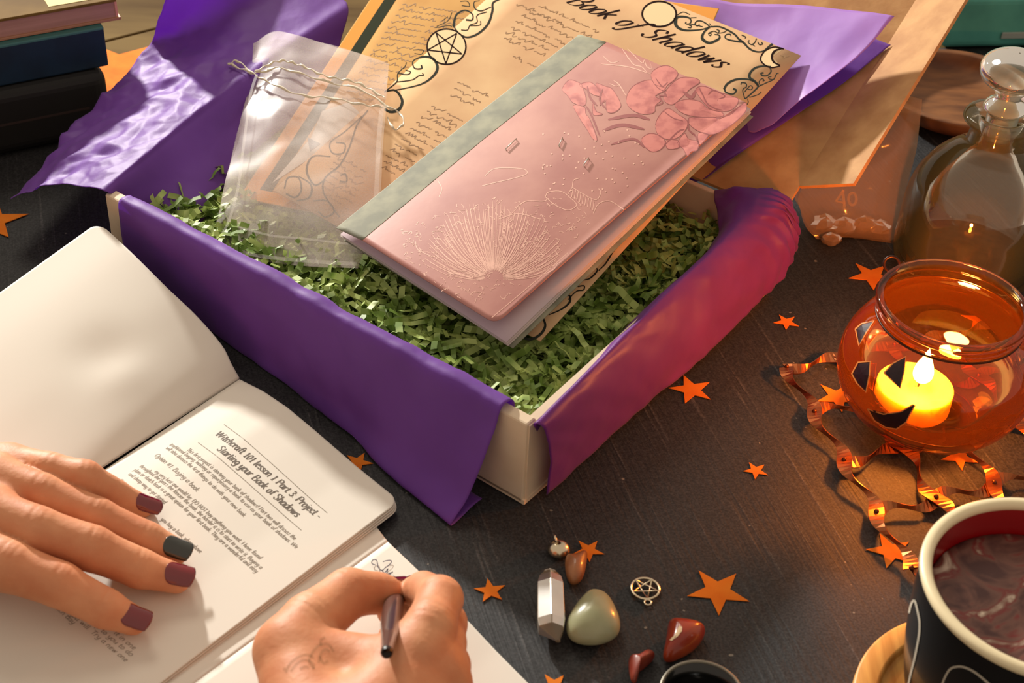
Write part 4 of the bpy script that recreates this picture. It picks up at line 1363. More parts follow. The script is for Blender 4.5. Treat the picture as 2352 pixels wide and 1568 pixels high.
J = lambda x, y, z: P(x, y, z)
fing_l = [
 [(J(-70, 1255, 3.9), 1.25), (J(20, 1300, 3.6), 1.18), (J(138, 1343, 2.95), 1.03), (J(243, 1398, 1.95), .90), (J(305, 1424, 1.42), .70)],
 [(J(-20, 1180, 4.2), 1.22), (J(85, 1218, 3.9), 1.12), (J(213, 1260, 3.05), 1.06), (J(322, 1306, 2.0), .92), (J(405, 1328, 1.45), .72)],
 [(J(-10, 1100, 4.0), 1.18), (J(95, 1136, 3.7), 1.02), (J(222, 1188, 2.9), .95), (J(340, 1240, 1.95), .84), (J(402, 1266, 1.45), .68)],
 [(J(20, 1066, 3.3), 1.05), (J(112, 1082, 3.7), .92), (J(196, 1098, 3.7), .86), (J(266, 1136, 2.3), .72), (J(328, 1162, 1.4), .58)]]
wl = J(-360, 1080, 3.6)
palm_l = [[(wl, 2.2), (J(-70, 1255, 3.5), 1.45)], [(wl, 2.3), (J(-20, 1180, 3.7), 1.5)], [(wl, 2.3), (J(-10, 1108, 3.5), 1.4)], [(wl, 2.1), (J(20, 1075, 3.1), 1.15)],
          [(J(-70, 1290, 2.6), 1.3), (J(0, 1120, 2.4), 1.2)], [(wl, 2.3), (J(-560, 1010, 4.0), 2.7), (J(-800, 930, 4.6), 3.1)]]
hand_l, hv_l, hf_l = build_hand('resting_hand', fing_l, palm_l, .9)
for f, m, w in zip(fing_l, (M_red, M_red, M_blk, M_red), (.82, .82, .82, .8)):
    (a, ra), (b, rb) = f[-2], f[-1]
    T = nz(b - a)
    T = nz(T * A(1, 1, .8))
    cdir = nz(CAM - b)
    nail(hand_l, b + T * .02, T, nz(up * .8 + cdir * .7), rb, 1.0, -.62, .82, m, arc=47)

fing_r = [
 [(J(668, 1490, 4.4), 1.55), (J(712, 1432, 4.5), 1.32), (J(800, 1363, 4.1), 1.12), (J(868, 1362, 3.3), .92), (J(908, 1360, 2.8), .70)],            # thumb
 [(J(955, 1500, 5.4), 1.22), (J(988, 1440, 5.6), 1.12), (J(1010, 1376, 5.1), 1.02), (J(972, 1356, 3.6), .84), (J(944, 1358, 2.5), .68)],          # index
 [(J(1000, 1545, 4.6), 1.2), (J(1012, 1478, 4.4), 1.1), (J(1022, 1432, 3.3), .98), (J(960, 1408, 1.9), .82), (J(898, 1404, 1.35), .68)],          # middle
 [(J(1010, 1600, 3.6), 1.2), (J(1022, 1530, 3.2), 1.1), (J(1020, 1480, 2.0), .92), (J(950, 1465, 1.3), .8), (J(900, 1462, 1.15), .66)],           # ring
 [(J(1000, 1660, 2.6), 1.1), (J(1010, 1590, 2.1), 1.0), (J(1000, 1540, 1.3), .82), (J(930, 1530, 1.05), .68)]]                                 # little
wr = J(760, 1790, 4.2)
palm_r = [[(wr, 2.5), (J(955, 1505, 5.0), 1.45)], [(wr, 2.5), (J(1000, 1550, 4.3), 1.45)], [(wr, 2.5), (J(1005, 1605, 3.4), 1.4)], [(wr, 2.4), (J(995, 1660, 2.4), 1.25)],
          [(wr, 2.3), (J(668, 1500, 4.2), 1.55)], [(J(700, 1500, 4.3), 1.2), (J(930, 1540, 4.6), 1.3)], [(wr, 2.5), (J(560, 2050, 4.6), 2.9), (J(420, 2250, 5.0), 3.3)]]
hand_r, hv_r, hf_r = build_hand('writing_hand', fing_r, palm_r, .9)
(a, ra), (b, rb) = fing_r[0][-2], fing_r[0][-1]
nail(hand_r, b - nz(b - a) * .05, b - a, nz(A(-.25, .9, .5)), rb, 1.0, -.55, .62, M_red)
(a, ra), (b, rb) = fing_r[1][-2], fing_r[1][-1]
nail(hand_r, b, b - a, nz(A(.4, .85, .3)), rb, 1.0, -.5, .6, M_red)
bvh_r = BVHTree.FromPolygons([Vector(q) for q in hv_r], [tuple(int(i) for i in q) for q in hf_r])
def on_bvh(bvh, off=.02, fallback=None):
    def cv(x, y):
        d = nz(ray(x, y))
        hit = bvh.ray_cast(Vector(CAM), Vector(d))
        if hit[0] is None:
            return P(x, y, 3) if fallback is None else fallback
        n_ = np.array(hit[1])
        if n_ @ d > 0: n_ = -n_
        return np.array(hit[0]) + n_ * off
    return cv
tat = Ink()
cvt_ = on_bvh(bvh_r, .025)
for pts in ([(400, 1480), (440, 1400), (520, 1340), (600, 1330), (640, 1360)], [(440, 1470), (500, 1400), (560, 1370), (630, 1400), (640, 1450)], [(640, 1450), (600, 1380), (640, 1290), (700, 1240), (770, 1240), (810, 1300)], [(680, 1400), (700, 1320), (740, 1280), (780, 1300)], [(700, 1250), (700, 1200), (740, 1180)], [(520, 1450), (560, 1430), (600, 1440)], [(690, 1340), (720, 1400), (760, 1380)], [(400, 1440), (380, 1460)]):
    tat.stroke(zh(pts), 6, cvt_)
o = tat.build('tattoo', sheer('faded_tattoo_ink', (.95, .95, .93), ior=1.005, rough=.6, body=.16, bodycol=(128, 118, 98)), hand_r); tag(o, kind='stuff')

# pen
tipP, tailP = P(912, 1336, .5), P(888, 1499, 8.6)
pd_ = nz(tailP - tipP)
Lp = N(tailP - tipP)
pen = thing('pen', 'brown metallic tapered pen held by the writing hand', 'pen', tipP)
M_pen = mat('brown_pen_lacquer', (96, 72, 66), .32, metal=.5, coat=.4)
tube('barrel', [tipP + pd_ * t for t in (1.4, 2.5, 4.0, 6.0, 7.5, 9.0, 11.0, Lp - .25)], [.28, .40, .46, .48, .48, .45, .34, .24], M_pen, pen, k=20)
tube('nib', [tipP + pd_ * t for t in (0, .25, .8, 1.4)], [.03, .06, .16, .28], M_steel, pen, k=14)
tube('end_cap', [tailP - pd_ * .25, tailP - pd_ * .05, tailP], [.25, .25, .19], mat('dark_brown_cap', (40, 24, 18), .4), pen, k=18)

# ================================================================== PAPER STARS
M_star = mat('orange_card', (222, 126, 42), .85, spec=.1, col2=(214, 110, 34), nscale=60, bump=.03, bscale=300)
def star(center, tip, label, z=-.05, t=.04, k=.40, n=5):
    c, q = P(*center, z), P(*tip, z)
    R = N(q - c)
    a0 = math.atan2(q[1] - c[1], q[0] - c[0])
    poly = [(c[0] + (R if i % 2 == 0 else R * k) * math.cos(a0 + i * math.pi / n), c[1] + (R if i % 2 == 0 else R * k) * math.sin(a0 + i * math.pi / n)) for i in range(2 * n)]
    o = prism('paper_star', poly, z, z + t, M_star, None, loc=c)
    return tag(o, label, 'star', 'orange paper stars on the cloth')
star((1126, 1357), (1120, 1329), 'small orange paper star close to the writing hand')
star((1352, 1264), (1354, 1291), 'orange paper star partly covered by the brown pebble')
star((1649, 1358), (1651, 1414), 'largest orange paper star, above the red stones')
star((1273, 1574), (1251, 1549), 'orange paper star cut off by the bottom of the picture')
star((1588, 895), (1570, 862), 'orange paper star between the box and the copper trivet corner')
star((1736, 1081), (1734, 1101), 'tiny orange paper star midway between trivet and charms')
star((1806, 740), (1805, 758), 'tiny orange paper star beside the magenta tissue')
star((2002, 634), (1965, 605), 'orange paper star behind the glowing jar near the clear bottle')
star((1924, 912), (1876, 922), 'orange paper star inside the trivet corner touching the jar')
star((2203, 1050), (2210, 1081), 'orange paper star in front of the glowing jar')
star((2046, 1266), (2036, 1305), 'orange paper star under the trivet strip by the mug')
star((822, 1062), (797, 1046), 'orange paper star peeking between tissue and printed page')
star((2250, 735), (2288, 730), 'orange paper star behind the jar, seen through its mouth')
star((262, 155), (232, 232), 'large orange paper star beside the stacked dark books', z=-.02)
star((-20, 508), (66, 492), 'large orange paper star at the edge beyond the booklet', z=-.02)

# ================================================================== STONES AND CHARMS
def pebble(name, outline, hgt, m, label, cat, lev=((0, .72), (.18, .95), (.42, 1.0), (.70, .86), (.9, .52), (1.0, .16)), lift=0.0, group=None, sub=2, ridge=None):
    base = np.array([P(x, y, hgt * .35)[:2] for x, y in outline])
    base = catmull(base, 24, closed=True)
    c = base.mean(0)
    v, f = [], []
    for zf, sc in lev:
        for p in base:
            q = c + (p - c) * sc
            zz = hgt * zf
            if ridge is not None: zz *= 1 + ridge * ((p - c) @ A(.7, .7)) / 2 * (zf > .5)
            v.append((q[0], q[1], zz + lift))
    k = 24
    for r in range(len(lev) - 1):
        for j in range(k): f.append((r * k + j, r * k + (j + 1) % k, (r + 1) * k + (j + 1) % k, (r + 1) * k + j))
    f.append(tuple(range(k))[::-1])
    f.append(tuple((len(lev) - 1) * k + j for j in range(k)))
    area = sum(base[i][0] * base[(i + 1) % k][1] - base[(i + 1) % k][0] * base[i][1] for i in range(k))
    if area < 0: f = [q[::-1] for q in f]
    o = mesh(name, v, f, m, None, loc=(c[0], c[1], 0))
    subsurf(o, sub)
    return tag(o, label, cat, group)
pebble('green_stone', [(1360, 1357), (1395, 1368), (1418, 1405), (1427, 1440), (1412, 1466), (1362, 1480), (1312, 1470), (1298, 1442), (1308, 1412), (1335, 1375)], 1.5,
       mat('green_aventurine', (148, 148, 112), .28, col2=(168, 166, 132), nscale=40, sss=.3, sssr=(.6, .8, .5), coat=.3), 'smooth pale green tumbled stone next to the quartz', 'stone')
pebble('brown_pebble', [(1299, 1278), (1320, 1276), (1348, 1266), (1347, 1296), (1340, 1325), (1325, 1340), (1308, 1338), (1298, 1312)], .9,
       mat('brown_agate', (166, 108, 66), .4, col2=(134, 78, 44), nscale=90, coat=.2), 'small rough brown pebble above the clear quartz point', 'stone')
jas = mat('red_jasper', (142, 40, 20), .28, col2=(170, 78, 34), nscale=55, lo=.4, hi=.75, coat=.4)
rj = thing('red_stone', 'large polished red stone with a white vein', 'stone', P(1570, 1475, 0))
ol = [(1538, 1427), (1574, 1428), (1613, 1437), (1621, 1455), (1606, 1481), (1580, 1501), (1540, 1519), (1521, 1512), (1527, 1476), (1532, 1448)]
sb = pebble('stone_body', ol, 1.25, jas, None, None, lev=((0, .72), (.2, .96), (.5, 1.0), (.8, .80), (1.0, .45), (1.04, .12)))
vb = np.array([(sb.matrix_world @ q.co) for q in sb.data.vertices]) 
b_loc = BASE[sb]
sb.location = ((b_loc - BASE[rj]) * S).tolist()
sb.parent = rj
BASE[sb] = BASE[rj]
ik = Ink()
vv = [np.array(q.co) / S + b_loc for q in sb.data.vertices]
bvj = BVHTree.FromPolygons([Vector(q) for q in vv], [tuple(p.vertices) for p in sb.data.polygons])
ik.fill([(1560, 1437), (1567, 1440), (1566, 1450), (1556, 1462), (1543, 1472), (1538, 1470), (1550, 1458)], on_bvh(bvj, .03), rings=3)
ik.build('white_vein', mat('white_vein', (214, 186, 146), .4), rj)
pebble('red_stone', [(1443, 1512), (1466, 1508), (1490, 1494), (1506, 1506), (1480, 1530), (1466, 1542), (1462, 1566), (1448, 1562)], .9,
       mat('dull_red_jasper', (124, 40, 28), .35, col2=(150, 70, 50), nscale=60, coat=.3), 'small angular dull red stone lying below the pale green stone', 'stone')
# quartz point
def quartz():
    a, b, tip = P(1263, 1322, .7), P(1266, 1448, .7), P(1282, 1472, .55)
    ax = nz((b - a) * A(1, 1, 0))
    sd = A(-ax[1], ax[0], 0)
    v, f = [], []
    prof = [(a - ax * .25, .30, .2), (a + ax * .2, .62, .0), (a + ax * .7, .74, 0), (b - ax * .5, .76, 0), (b, .68, 0), (tip + A(0, 0, 0), .08, 0)]
    for p, r, _ in prof:
        for j in range(6):
            t = math.radians(60 * j + 30)
            q = p + sd * r * math.cos(t) + up * r * .85 * math.sin(t)
            q[2] = max(.01, q[2])
            v.append(q)
    f = grid_faces(len(prof), 6, close_v=True) + [tuple(range(6))[::-1], tuple(30 + j for j in range(6))]
    o = mesh('quartz_point', v, f, mat('clear_quartz', (190, 172, 146), .15, trans=.65, ior=1.5, col2=(160, 140, 116), nscale=50), None, smooth=False, loc=(a + b) / 2 * A(1, 1, 0))
    bevel(o, .06, 2)
    tag(o, 'clear six-sided quartz point lying on the black cloth', 'crystal')
quartz()
# pentacle charm
M_silver = mat('pale_silver', (226, 212, 184), .25, metal=1.0)
pc = P(1482, 1351, .1)
pr = N(P(1517, 1352, .1) - pc) - .06
ch = thing('pentacle_charm', 'flat silver pentacle charm with a small hanging loop', 'charm', pc * A(1, 1, 0))
ring('ring', pc, A(0, 0, 1), pr, .075, M_silver, ch)
lp = P(1488, 1383, .1)
ring('loop', lp, A(0, 0, 1), .17, .055, M_silver, ch, m=20)
a0 = math.atan2(lp[1] - pc[1], lp[0] - pc[0])
sp5 = [pc + pr * A(math.cos(a0 + i * 2 * math.pi / 5), math.sin(a0 + i * 2 * math.pi / 5), 0) for i in range(5)]
for i in range(5):
    tube('star_bar', [sp5[i] + up * .01 * i, sp5[(i + 2) % 5] + up * .01 * i], .05, M_silver, ch, k=6)
# round charm with a bail
rc_ = P(1284, 1258, .3)
bc = thing('round_charm', 'tiny bright silver dome charm with a dark bail', 'charm', rc_ * A(1, 1, 0))
lathe('dome', smooth_prof([(.02, .62), (.25, .60), (.45, .46), (.56, .25), (.56, .12), (.42, .02), (.02, .01)], 22), rc_ * A(1, 1, 0), M_silver, bc, k=32)
bt = P(1277, 1240, .62)
ring('bail', bt + A(0, 0, .05), nz(A(.9, .2, .3)), .2, .07, M_silver, bc, m=24)
tube('neck', [rc_ * A(1, 1, 0) + up * .5, bt - up * .05], [.16, .12], mat('dark_silver', (96, 84, 70), .3, metal=1.0), bc, k=10)

# ================================================================== COPPER TRIVET
M_cop = mat('copper', (196, 118, 72), .34, metal=1.0, col2=(150, 84, 52), nscale=30)
tv = thing('copper_trivet', 'lattice trivet of twisted copper strips under the jar', 'trivet', P(1803, 846, 0))
n0 = P(1806, 846, .45)
d1v = (P(2092, 1308, .45) - n0) / 4
d2v = P(2152, 1145, .45) - P(2018, 1178, .45)
d2v = d2v * 1.02
def strip(o_, d, ph, hz, nseg=4):
    path, v, f = [], [], []
    sd0 = nz(A(-d[1], d[0], 0))
    m = nseg * 16 + 1
    for i in range(m):
        t = i / 16
        c = o_ + d * t + sd0 * .30 * math.sin(2 * math.pi * t) * (1 if ph else -1) + up * (hz + .07 * math.sin(2 * math.pi * t))
        w = (.5 + .5 * math.cos(2 * math.pi * t)) ** .8           # 1 at a crossing, 0 half way
        ang = (1 - w) * math.radians(78)
        hw = .12 + .34 * w ** 1.5
        wv = sd0 * math.cos(ang) + up * math.sin(ang)
        nn = np.cross(nz(d), wv)
        for s_, q in ((1, 1), (1, -1), (-1, -1), (-1, 1)):
            v.append(c + wv * hw * s_ + nn * .03 * q)
    f = grid_faces(m, 4, close_v=True) + [(0, 1, 2, 3)[::-1], tuple((m - 1) * 4 + j for j in range(4))]
    o = mesh('strip', v, f, M_cop, tv, smooth=False)
    return o
for j in range(5): strip(n0 + d2v * j, d1v, j % 2, .10)
for i in range(5): strip(n0 + d1v * i, d2v, i % 2, -.03)
M_riv = mat('dark_copper', (120, 66, 40), .4, metal=1.0)
first = None
for i in range(5):
    for j in range(5):
        c = n0 + d1v * i + d2v * j + up * .13
        if first is None:
            first = lathe('rivet', [(.01, .16), (.09, .14), (.13, .06), (.14, 0), (.01, -.01)], c, M_riv, tv, k=14)
            c_first = c
        else:
            q = copy_obj(first, tv)
            q.location = ((c - c_first) * S).tolist()

# ================================================================== GLOWING JAR, CANDLE
jc = A(23.25, -5.86, 0)
jz = .98
prof_o = smooth_prof([(.05, .18), (2.2, .12), (2.75, 0), (3.25, .10), (4.3, .75), (5.05, 1.9), (5.32, 3.1), (5.15, 4.4), (4.58, 5.55), (3.98, 6.35), (3.74, 6.75), (3.93, 6.92), (3.96, 7.05), (3.77, 7.16), (3.75, 7.32), (3.98, 7.44), (4.05, 7.6), (3.95, 7.78), (3.75, 7.8)], 80)
prof_i = smooth_prof([(3.75, 7.8), (3.60, 7.65), (3.56, 7.2), (3.52, 6.6), (3.75, 6.1), (4.35, 5.4), (4.92, 4.4), (5.08, 3.1), (4.80, 1.95), (4.1, .95), (3.1, .42), (2.2, .38), (.05, .40)], 50)
M_oglass = sheer('orange_glass', (.98, .70, .36), ior=1.45, rough=.03, bump=.06, bscale=35, body=.008, bodycol=(236, 120, 30))
jar = thing('jack_o_lantern_jar', 'glowing orange glass jar with a dark jack-o-lantern face', 'candle jar', jc + up * jz)
lathe('glass_bowl', prof_o + prof_i[1:], jc + up * jz, M_oglass, jar, k=96)
pv = [np.array([jc[0] + r * math.cos(2 * math.pi * j / 96), jc[1] + r * math.sin(2 * math.pi * j / 96), jz + z]) for r, z in prof_o for j in range(96)]
bvjar = BVHTree.FromPolygons([Vector(q) for q in pv], grid_faces(len(prof_o), 96, close_v=True))
M_face = mat('dark_plum_paint', (40, 18, 24), .4)
cj = on_bvh(bvjar, .03)
for pts in ([(1966, 756), (1980, 744), (2009, 737), (1990, 766), (1974, 794)], [(1958, 858), (1972, 832), (2000, 830), (1998, 862), (1990, 900), (1970, 880)], [(2031, 856), (2052, 834), (2081, 819), (2078, 850), (2068, 892), (2050, 874)],
            [(1994, 938), (2030, 950), (2070, 944), (2098, 928), (2102, 930), (2092, 948), (2082, 968), (2060, 984), (2035, 980), (2010, 965)]):
    ik = Ink()
    ik.fill(pts, cj, rings=5)
    ik.build('painted_face', M_face, jar)
    ik = Ink()
    ik.stroke(pts + [pts[0]], 3.0, on_bvh(bvjar, .05), smooth=False)
    ik.build('face_outline', mat('amber_outline', (230, 140, 70), .3), jar)
M_wire = mat('dark_wire', (52, 26, 16), .45, metal=.6)
ring('wire', jc + up * (jz + 6.68), A(0, 0, 1), 3.86, .07, M_wire, jar, m=72)
for (x, y, q) in ((2326, 826, 6.6), (2352, 815, 6.6), (2048, 606, 7.3)):
    ring('wire_loop', P(x, y, q), nz(CAM - P(x, y, q)), .42, .08, M_wire, jar, m=24)
tube('wire_handle', catmull([P(2349, 822, 6.6), P(2362, 860, 5.8), P(2390, 960, 3.5), P(2420, 1010, 2.0)], 20), .07, M_wire, jar, k=8)
# tea light
tc_ = jc + A(-.75, .25, jz + .42)
M_wax = mat('wax', (248, 196, 96), .5, sss=.7, sssr=(1.0, .55, .15))
M_wax.node_tree.nodes['Principled BSDF'].inputs['Subsurface Scale'].default_value = .02
tl = thing('tea_light', 'burning yellow tea light inside the orange jar', 'candle', tc_)
lathe('wax_body', [(.05, 1.28), (1.5, 1.24), (1.95, 1.30), (2.05, 1.36), (2.12, 1.3), (2.12, .05), (2.05, 0), (.05, 0)], tc_, M_wax, tl, k=64)
wk = tc_ + A(.15, 0, 1.2)
tube('wick', [wk, wk + A(.03, 0, .3), wk + A(.1, 0, .55)], .06, mat('charred_wick', (24, 14, 10), .8), tl, k=8)
fl_ = lathe('flame', smooth_prof([(.01, 0), (.40, .25), (.56, .65), (.46, 1.2), (.22, 1.8), (.01, 2.4)], 24), wk + A(.1, 0, .35), mat('flame', (255, 190, 90), .5, emit=(255, 214, 140), estr=60), tl, k=24)
lamp('candle_flame_light', 'POINT', tuple(wk + A(.1, 0, 1.2)), 1.35, (1.0, .50, .24), .006)
bpy.data.objects['candle_flame_light'].parent = tl
bpy.data.objects['candle_flame_light'].location = ((wk + A(.1, 0, 2.7) - tc_) * S).tolist()

# ================================================================== CLEAR BOTTLE
bx_ = P(2335, 150, 14.5)
bc_ = A(bx_[0], bx_[1], 0)
M_glass = sheer('clear_glass', (.97, .96, .92), ior=1.45, rough=.02, bump=.08, bscale=30, body=.05, bodycol=(200, 180, 120))
bo = thing('glass_bottle', 'clear round glass bottle with a flared lip behind the jar', 'bottle', bc_)
po = smooth_prof([(.05, .5), (2.5, .35), (3.8, .02), (4.35, .3), (4.62, 1.2), (4.62, 3.6), (4.55, 5.0), (4.2, 6.4), (3.5, 7.6), (2.6, 8.5), (1.9, 9.1), (1.72, 9.7), (1.72, 10.3), (2.1, 10.6), (2.3, 10.85), (2.1, 11.15), (1.5, 11.2)], 70)
pi_ = smooth_prof([(1.5, 11.2), (1.35, 10.9), (1.4, 9.5), (1.65, 8.9), (2.4, 8.25), (3.25, 7.35), (3.9, 6.2), (4.25, 4.9), (4.3, 3.6), (4.3, 1.3), (3.9, .7), (2.5, .65), (.05, .8)], 40)
lathe('glass_body', po + pi_[1:], bc_, M_glass, bo, k=80)
M_herb = mat('dark_dried_herbs', (62, 46, 30), .8, col2=(36, 28, 20), nscale=120, bump=.5, bscale=160)
lathe('sediment', [(.05, 1.9), (1.6, 1.7), (3.0, 1.2), (4.0, .95), (4.2, .85), (3.8, .72), (.05, .82)], bc_, M_herb, bo, k=48)
sp_t = thing('bottle_stopper', 'clear glass ball stopper in the neck of the bottle', 'stopper', bc_ + up * 10.6)
M_gl2 = sheer('stopper_glass', (.90, .93, .86), ior=1.5, rough=.02, body=.10, bodycol=(225, 225, 200))
lathe('stopper_ball', smooth_prof([(.05, 15.3), (1.0, 15.2), (1.8, 14.75), (2.05, 14.15), (1.8, 13.5), (1.1, 12.95), (.75, 12.4), (1.2, 11.9), (1.3, 11.6), (1.0, 11.35), (.95, 10.6), (.9, 9.6), (.05, 9.5)], 50), bc_, M_gl2, sp_t, k=48)

# ================================================================== BROWN PAPER BAG, PLASTIC POUCH
M_plas = sheer('clear_plastic', (.96, .93, .88), body=.30, bodycol=(214, 170, 130), ior=1.35, rough=.12, bump=.3, bscale=60)
po_ = thing('plastic_pouch', 'clear plastic pouch of crystals between box lid and bottle', 'pouch', P(1950, 550, 0) * A(1, 1, 0))
net = pxnet([[(2062, 216, 8.5), (2090, 221, 8.6), (2118, 229, 8.5)], [(2010, 330, 6.0), (2060, 338, 6.2), (2104, 345, 6.0)], [(1838, 432, 3.4), (1955, 430, 3.8), (2080, 440, 3.6)], [(1838, 480, 2.0), (1950, 490, 2.3), (2066, 510, 1.8)], [(1852, 522, .7), (1950, 532, 1.0), (2056, 545, .6)], [(1876, 549, .08), (1960, 548, .15), (2050, 556, .08)]])
sheet('pouch_front', loft(net, 36, 24), M_plas, po_, t=0, wob=.12, ws=.5, cr=.14, cs=.5, seed=3.3)
net = pxnet([[(2062, 214, 8.4), (2090, 219, 8.4), (2118, 227, 8.4)], [(2012, 326, 5.4), (2062, 334, 5.4), (2105, 342, 5.4)], [(1846, 430, 2.0), (1955, 426, 2.0), (2080, 436, 2.0)], [(1846, 500, .3), (1950, 505, .3), (2066, 520, .3)], [(1876, 545, .05), (1960, 544, .06), (2050, 552, .05)]])
sheet('pouch_back', loft(net, 30, 20), M_plas, po_, t=0, wob=.10, ws=.5, cr=.08, cs=.5, seed=7.3)
ik = Ink()
ik.fill([(2066, 224), (2110, 231), (2104, 262), (2060, 256)], lambda x, y: P(x, y, 8.2 - (y - 224) * .03))
ik.build('zip_strip', sheer('frosted_strip', (.9, .85, .8), body=.25, bodycol=(200, 160, 120)), po_)
M_num = sheer('pale_number_print', (.95, .9, .85), body=.45, bodycol=(236, 196, 156))
ik = Ink()
pz = lambda x, y: P(x, y, 3.75 - (y - 432) * .030)
ik.stroke(circ(1958, 457, 9, 20, ry=14), 6, pz, n=30)
ik.stroke([(1938, 436), (1920, 462), (1942, 466)], 6, pz, smooth=False)
ik.stroke([(1936, 440), (1940, 476)], 6, pz)
ik.build('printed_number', M_num, po_)
M_cry = sheer('rough_crystal', (.95, .88, .80), ior=1.5, rough=.1, body=.30, bodycol=(226, 186, 146))
for k, (x, y, r) in enumerate(((1895, 512, .7), (1938, 522, .8), (1985, 515, .75), (2022, 522, .6), (1908, 548, .55))):
    c = P(x, y, r * .5 + .1)
    rr2 = random.Random(k)
    v = []
    f = []
    m_, kk = 6, 8
    for i in range(m_):
        ph = math.pi * i / (m_ - 1)
        for j in range(kk):
            th_ = 2 * math.pi * j / kk
            q = r * (1 + rr2.uniform(-.22, .22))
            v.append(c + A(q * math.sin(ph) * math.cos(th_) * 1.2, q * math.sin(ph) * math.sin(th_), q * .7 * math.cos(ph)))
    o = mesh('crystal_chip', v, [q[::-1] for q in grid_faces(m_, kk, close_v=True)], M_cry, None, smooth=False, loc=c * A(1, 1, 0))
    tag(o, ('rough clear crystal chip at the box end of the plastic pouch', 'rough clear crystal chip second from the box in the pouch', 'rough clear crystal chip third from the box in the pouch', 'rough clear crystal chip at the bottle end of the pouch', 'pale crystal chip poking out below the plastic pouch')[k], 'crystal', 'crystal chips in the pouch')

# ================================================================== MUG, COASTER
mc = A(23.05, -26.24, 0)
M_mugb = mat('black_glaze', (20, 19, 20), .3, coat=.3)
M_mugr = mat('red_glaze', (150, 10, 18), .2, coat=.6)
M_cream = mat('cream_glaze', (236, 220, 180), .3, coat=.3)
mug = thing('mug', 'black mug with a cream rim and red glazed inside', 'mug', mc + up * .75)
mo = smooth_prof([(.05, .95), (3.6, .85), (4.0, .80), (4.25, 1.0), (4.6, 2.2), (4.95, 4.2), (5.12, 6.4), (5.22, 8.72)], 40)
lathe('outer_wall', mo, mc, M_mugb, mug, k=96)
lathe('inner_wall', smooth_prof([(4.72, 8.72), (4.66, 7.5), (4.5, 4.5), (4.1, 2.0), (3.4, 1.3), (.05, 1.25)], 30), mc, M_mugr, mug, k=96)
lathe('rim', [(5.22, 8.70), (5.27, 8.82), (5.26, 8.95), (5.16, 9.05), (5.0, 9.08), (4.84, 9.05), (4.74, 8.95), (4.70, 8.82), (4.72, 8.70)], mc, M_cream, mug, k=96)
mv = [np.array([mc[0] + r * math.cos(2 * math.pi * j / 96), mc[1] + r * math.sin(2 * math.pi * j / 96), z]) for r, z in mo for j in range(96)]
bvm = BVHTree.FromPolygons([Vector(q) for q in mv], grid_faces(len(mo), 96, close_v=True))
cm = on_bvh(bvm, .03, fallback=P(2100, 1470, 3))
M_wl = mat('white_line_paint', (204, 196, 178), .5)
zm = lambda pts: crop(1900, 1300, 5.2035, pts)
for pts in ([(985, 560), (1005, 470), (1035, 412), (1060, 430), (1085, 530), (1108, 650), (1108, 780), (1090, 900), (1050, 1100), (1000, 1300), (975, 1420)], [(1370, 1460), (1400, 1350), (1470, 1230), (1560, 1195), (1650, 1205), (1780, 1270), (1960, 1420)]):
    ik = Ink()
    ik.stroke(zm(pts), 4.2, cm)
    ik.build('painted_line', M_wl, mug)
def cocoa_mat():
    m = mat('marbled_cocoa', (92, 58, 52), .35)
    nt = m.node_tree
    b = nt.nodes['Principled BSDF']
    tc = nt.nodes.new('ShaderNodeTexCoord')
    n1 = nt.nodes.new('ShaderNodeTexNoise')
    n1.inputs['Scale'].default_value = 38
    n1.inputs['Detail'].default_value = 6
    n1.inputs['Distortion'].default_value = 2.2
    nt.links.new(tc.outputs['Object'], n1.inputs['Vector'])
    r = nt.nodes.new('ShaderNodeValToRGB')
    e = r.color_ramp.elements
    e[0].position, e[0].color = .36, lin((78, 48, 46))
    e[1].position, e[1].color = .69, lin((220, 204, 184))
    x = r.color_ramp.elements.new(.50); x.color = lin((116, 80, 70))
    x = r.color_ramp.elements.new(.56); x.color = lin((120, 46, 44))
    x = r.color_ramp.elements.new(.60); x.color = lin((136, 104, 90))
    nt.links.new(n1.outputs['Fac'], r.inputs[0])
    nt.links.new(r.outputs[0], b.inputs['Base Color'])
    return m
o = lathe('hot_drink', [(.02, 7.38), (1.5, 7.36), (3.0, 7.30), (4.2, 7.26), (4.60, 7.30), (4.60, 7.1), (.02, 7.1)], mc, cocoa_mat(), None, k=64, loc=mc + up * 7.1)
tag(o, 'marbled brown and white frothy drink filling the mug', 'drink')
M_bam = mat('bamboo', (222, 164, 84), .45, col2=(190, 128, 56), nscale=30, stretch=(8, .5, 1), lo=.35, hi=.7, rot=(0, 0, .05))
cc_ = A(22.4, -26.9, 0)
o = lathe('bamboo_coaster', [(.02, .62), (4.9, .62), (4.95, .66), (5.0, .9), (5.15, .95), (6.0, .95), (6.12, .9), (6.15, .5), (6.05, -.02), (.02, -.02)], cc_, M_bam, None, k=96, loc=cc_)
tag(o, 'round bamboo coaster with a recessed centre under the mug', 'coaster')
dc = P(1612, 1592, 3.0)
cup = thing('dark_cup', 'small black cup at the bottom of the picture', 'cup', dc * A(1, 1, 0))
lathe('cup_body', [(.05, .1), (1.3, 0), (1.45, .2), (1.75, 2.2), (1.85, 2.95), (1.72, 2.95), (1.6, 2.0), (1.3, .5), (.05, .4)], dc * A(1, 1, 0), mat('black_glass', (10, 11, 10), .2, coat=.5), cup, k=48)
ring('cup_rim', dc * A(1, 1, 0) + up * 2.97, A(0, 0, 1), 1.8, .08, mat('grey_rim', (120, 114, 100), .35, metal=.4), cup, m=48)

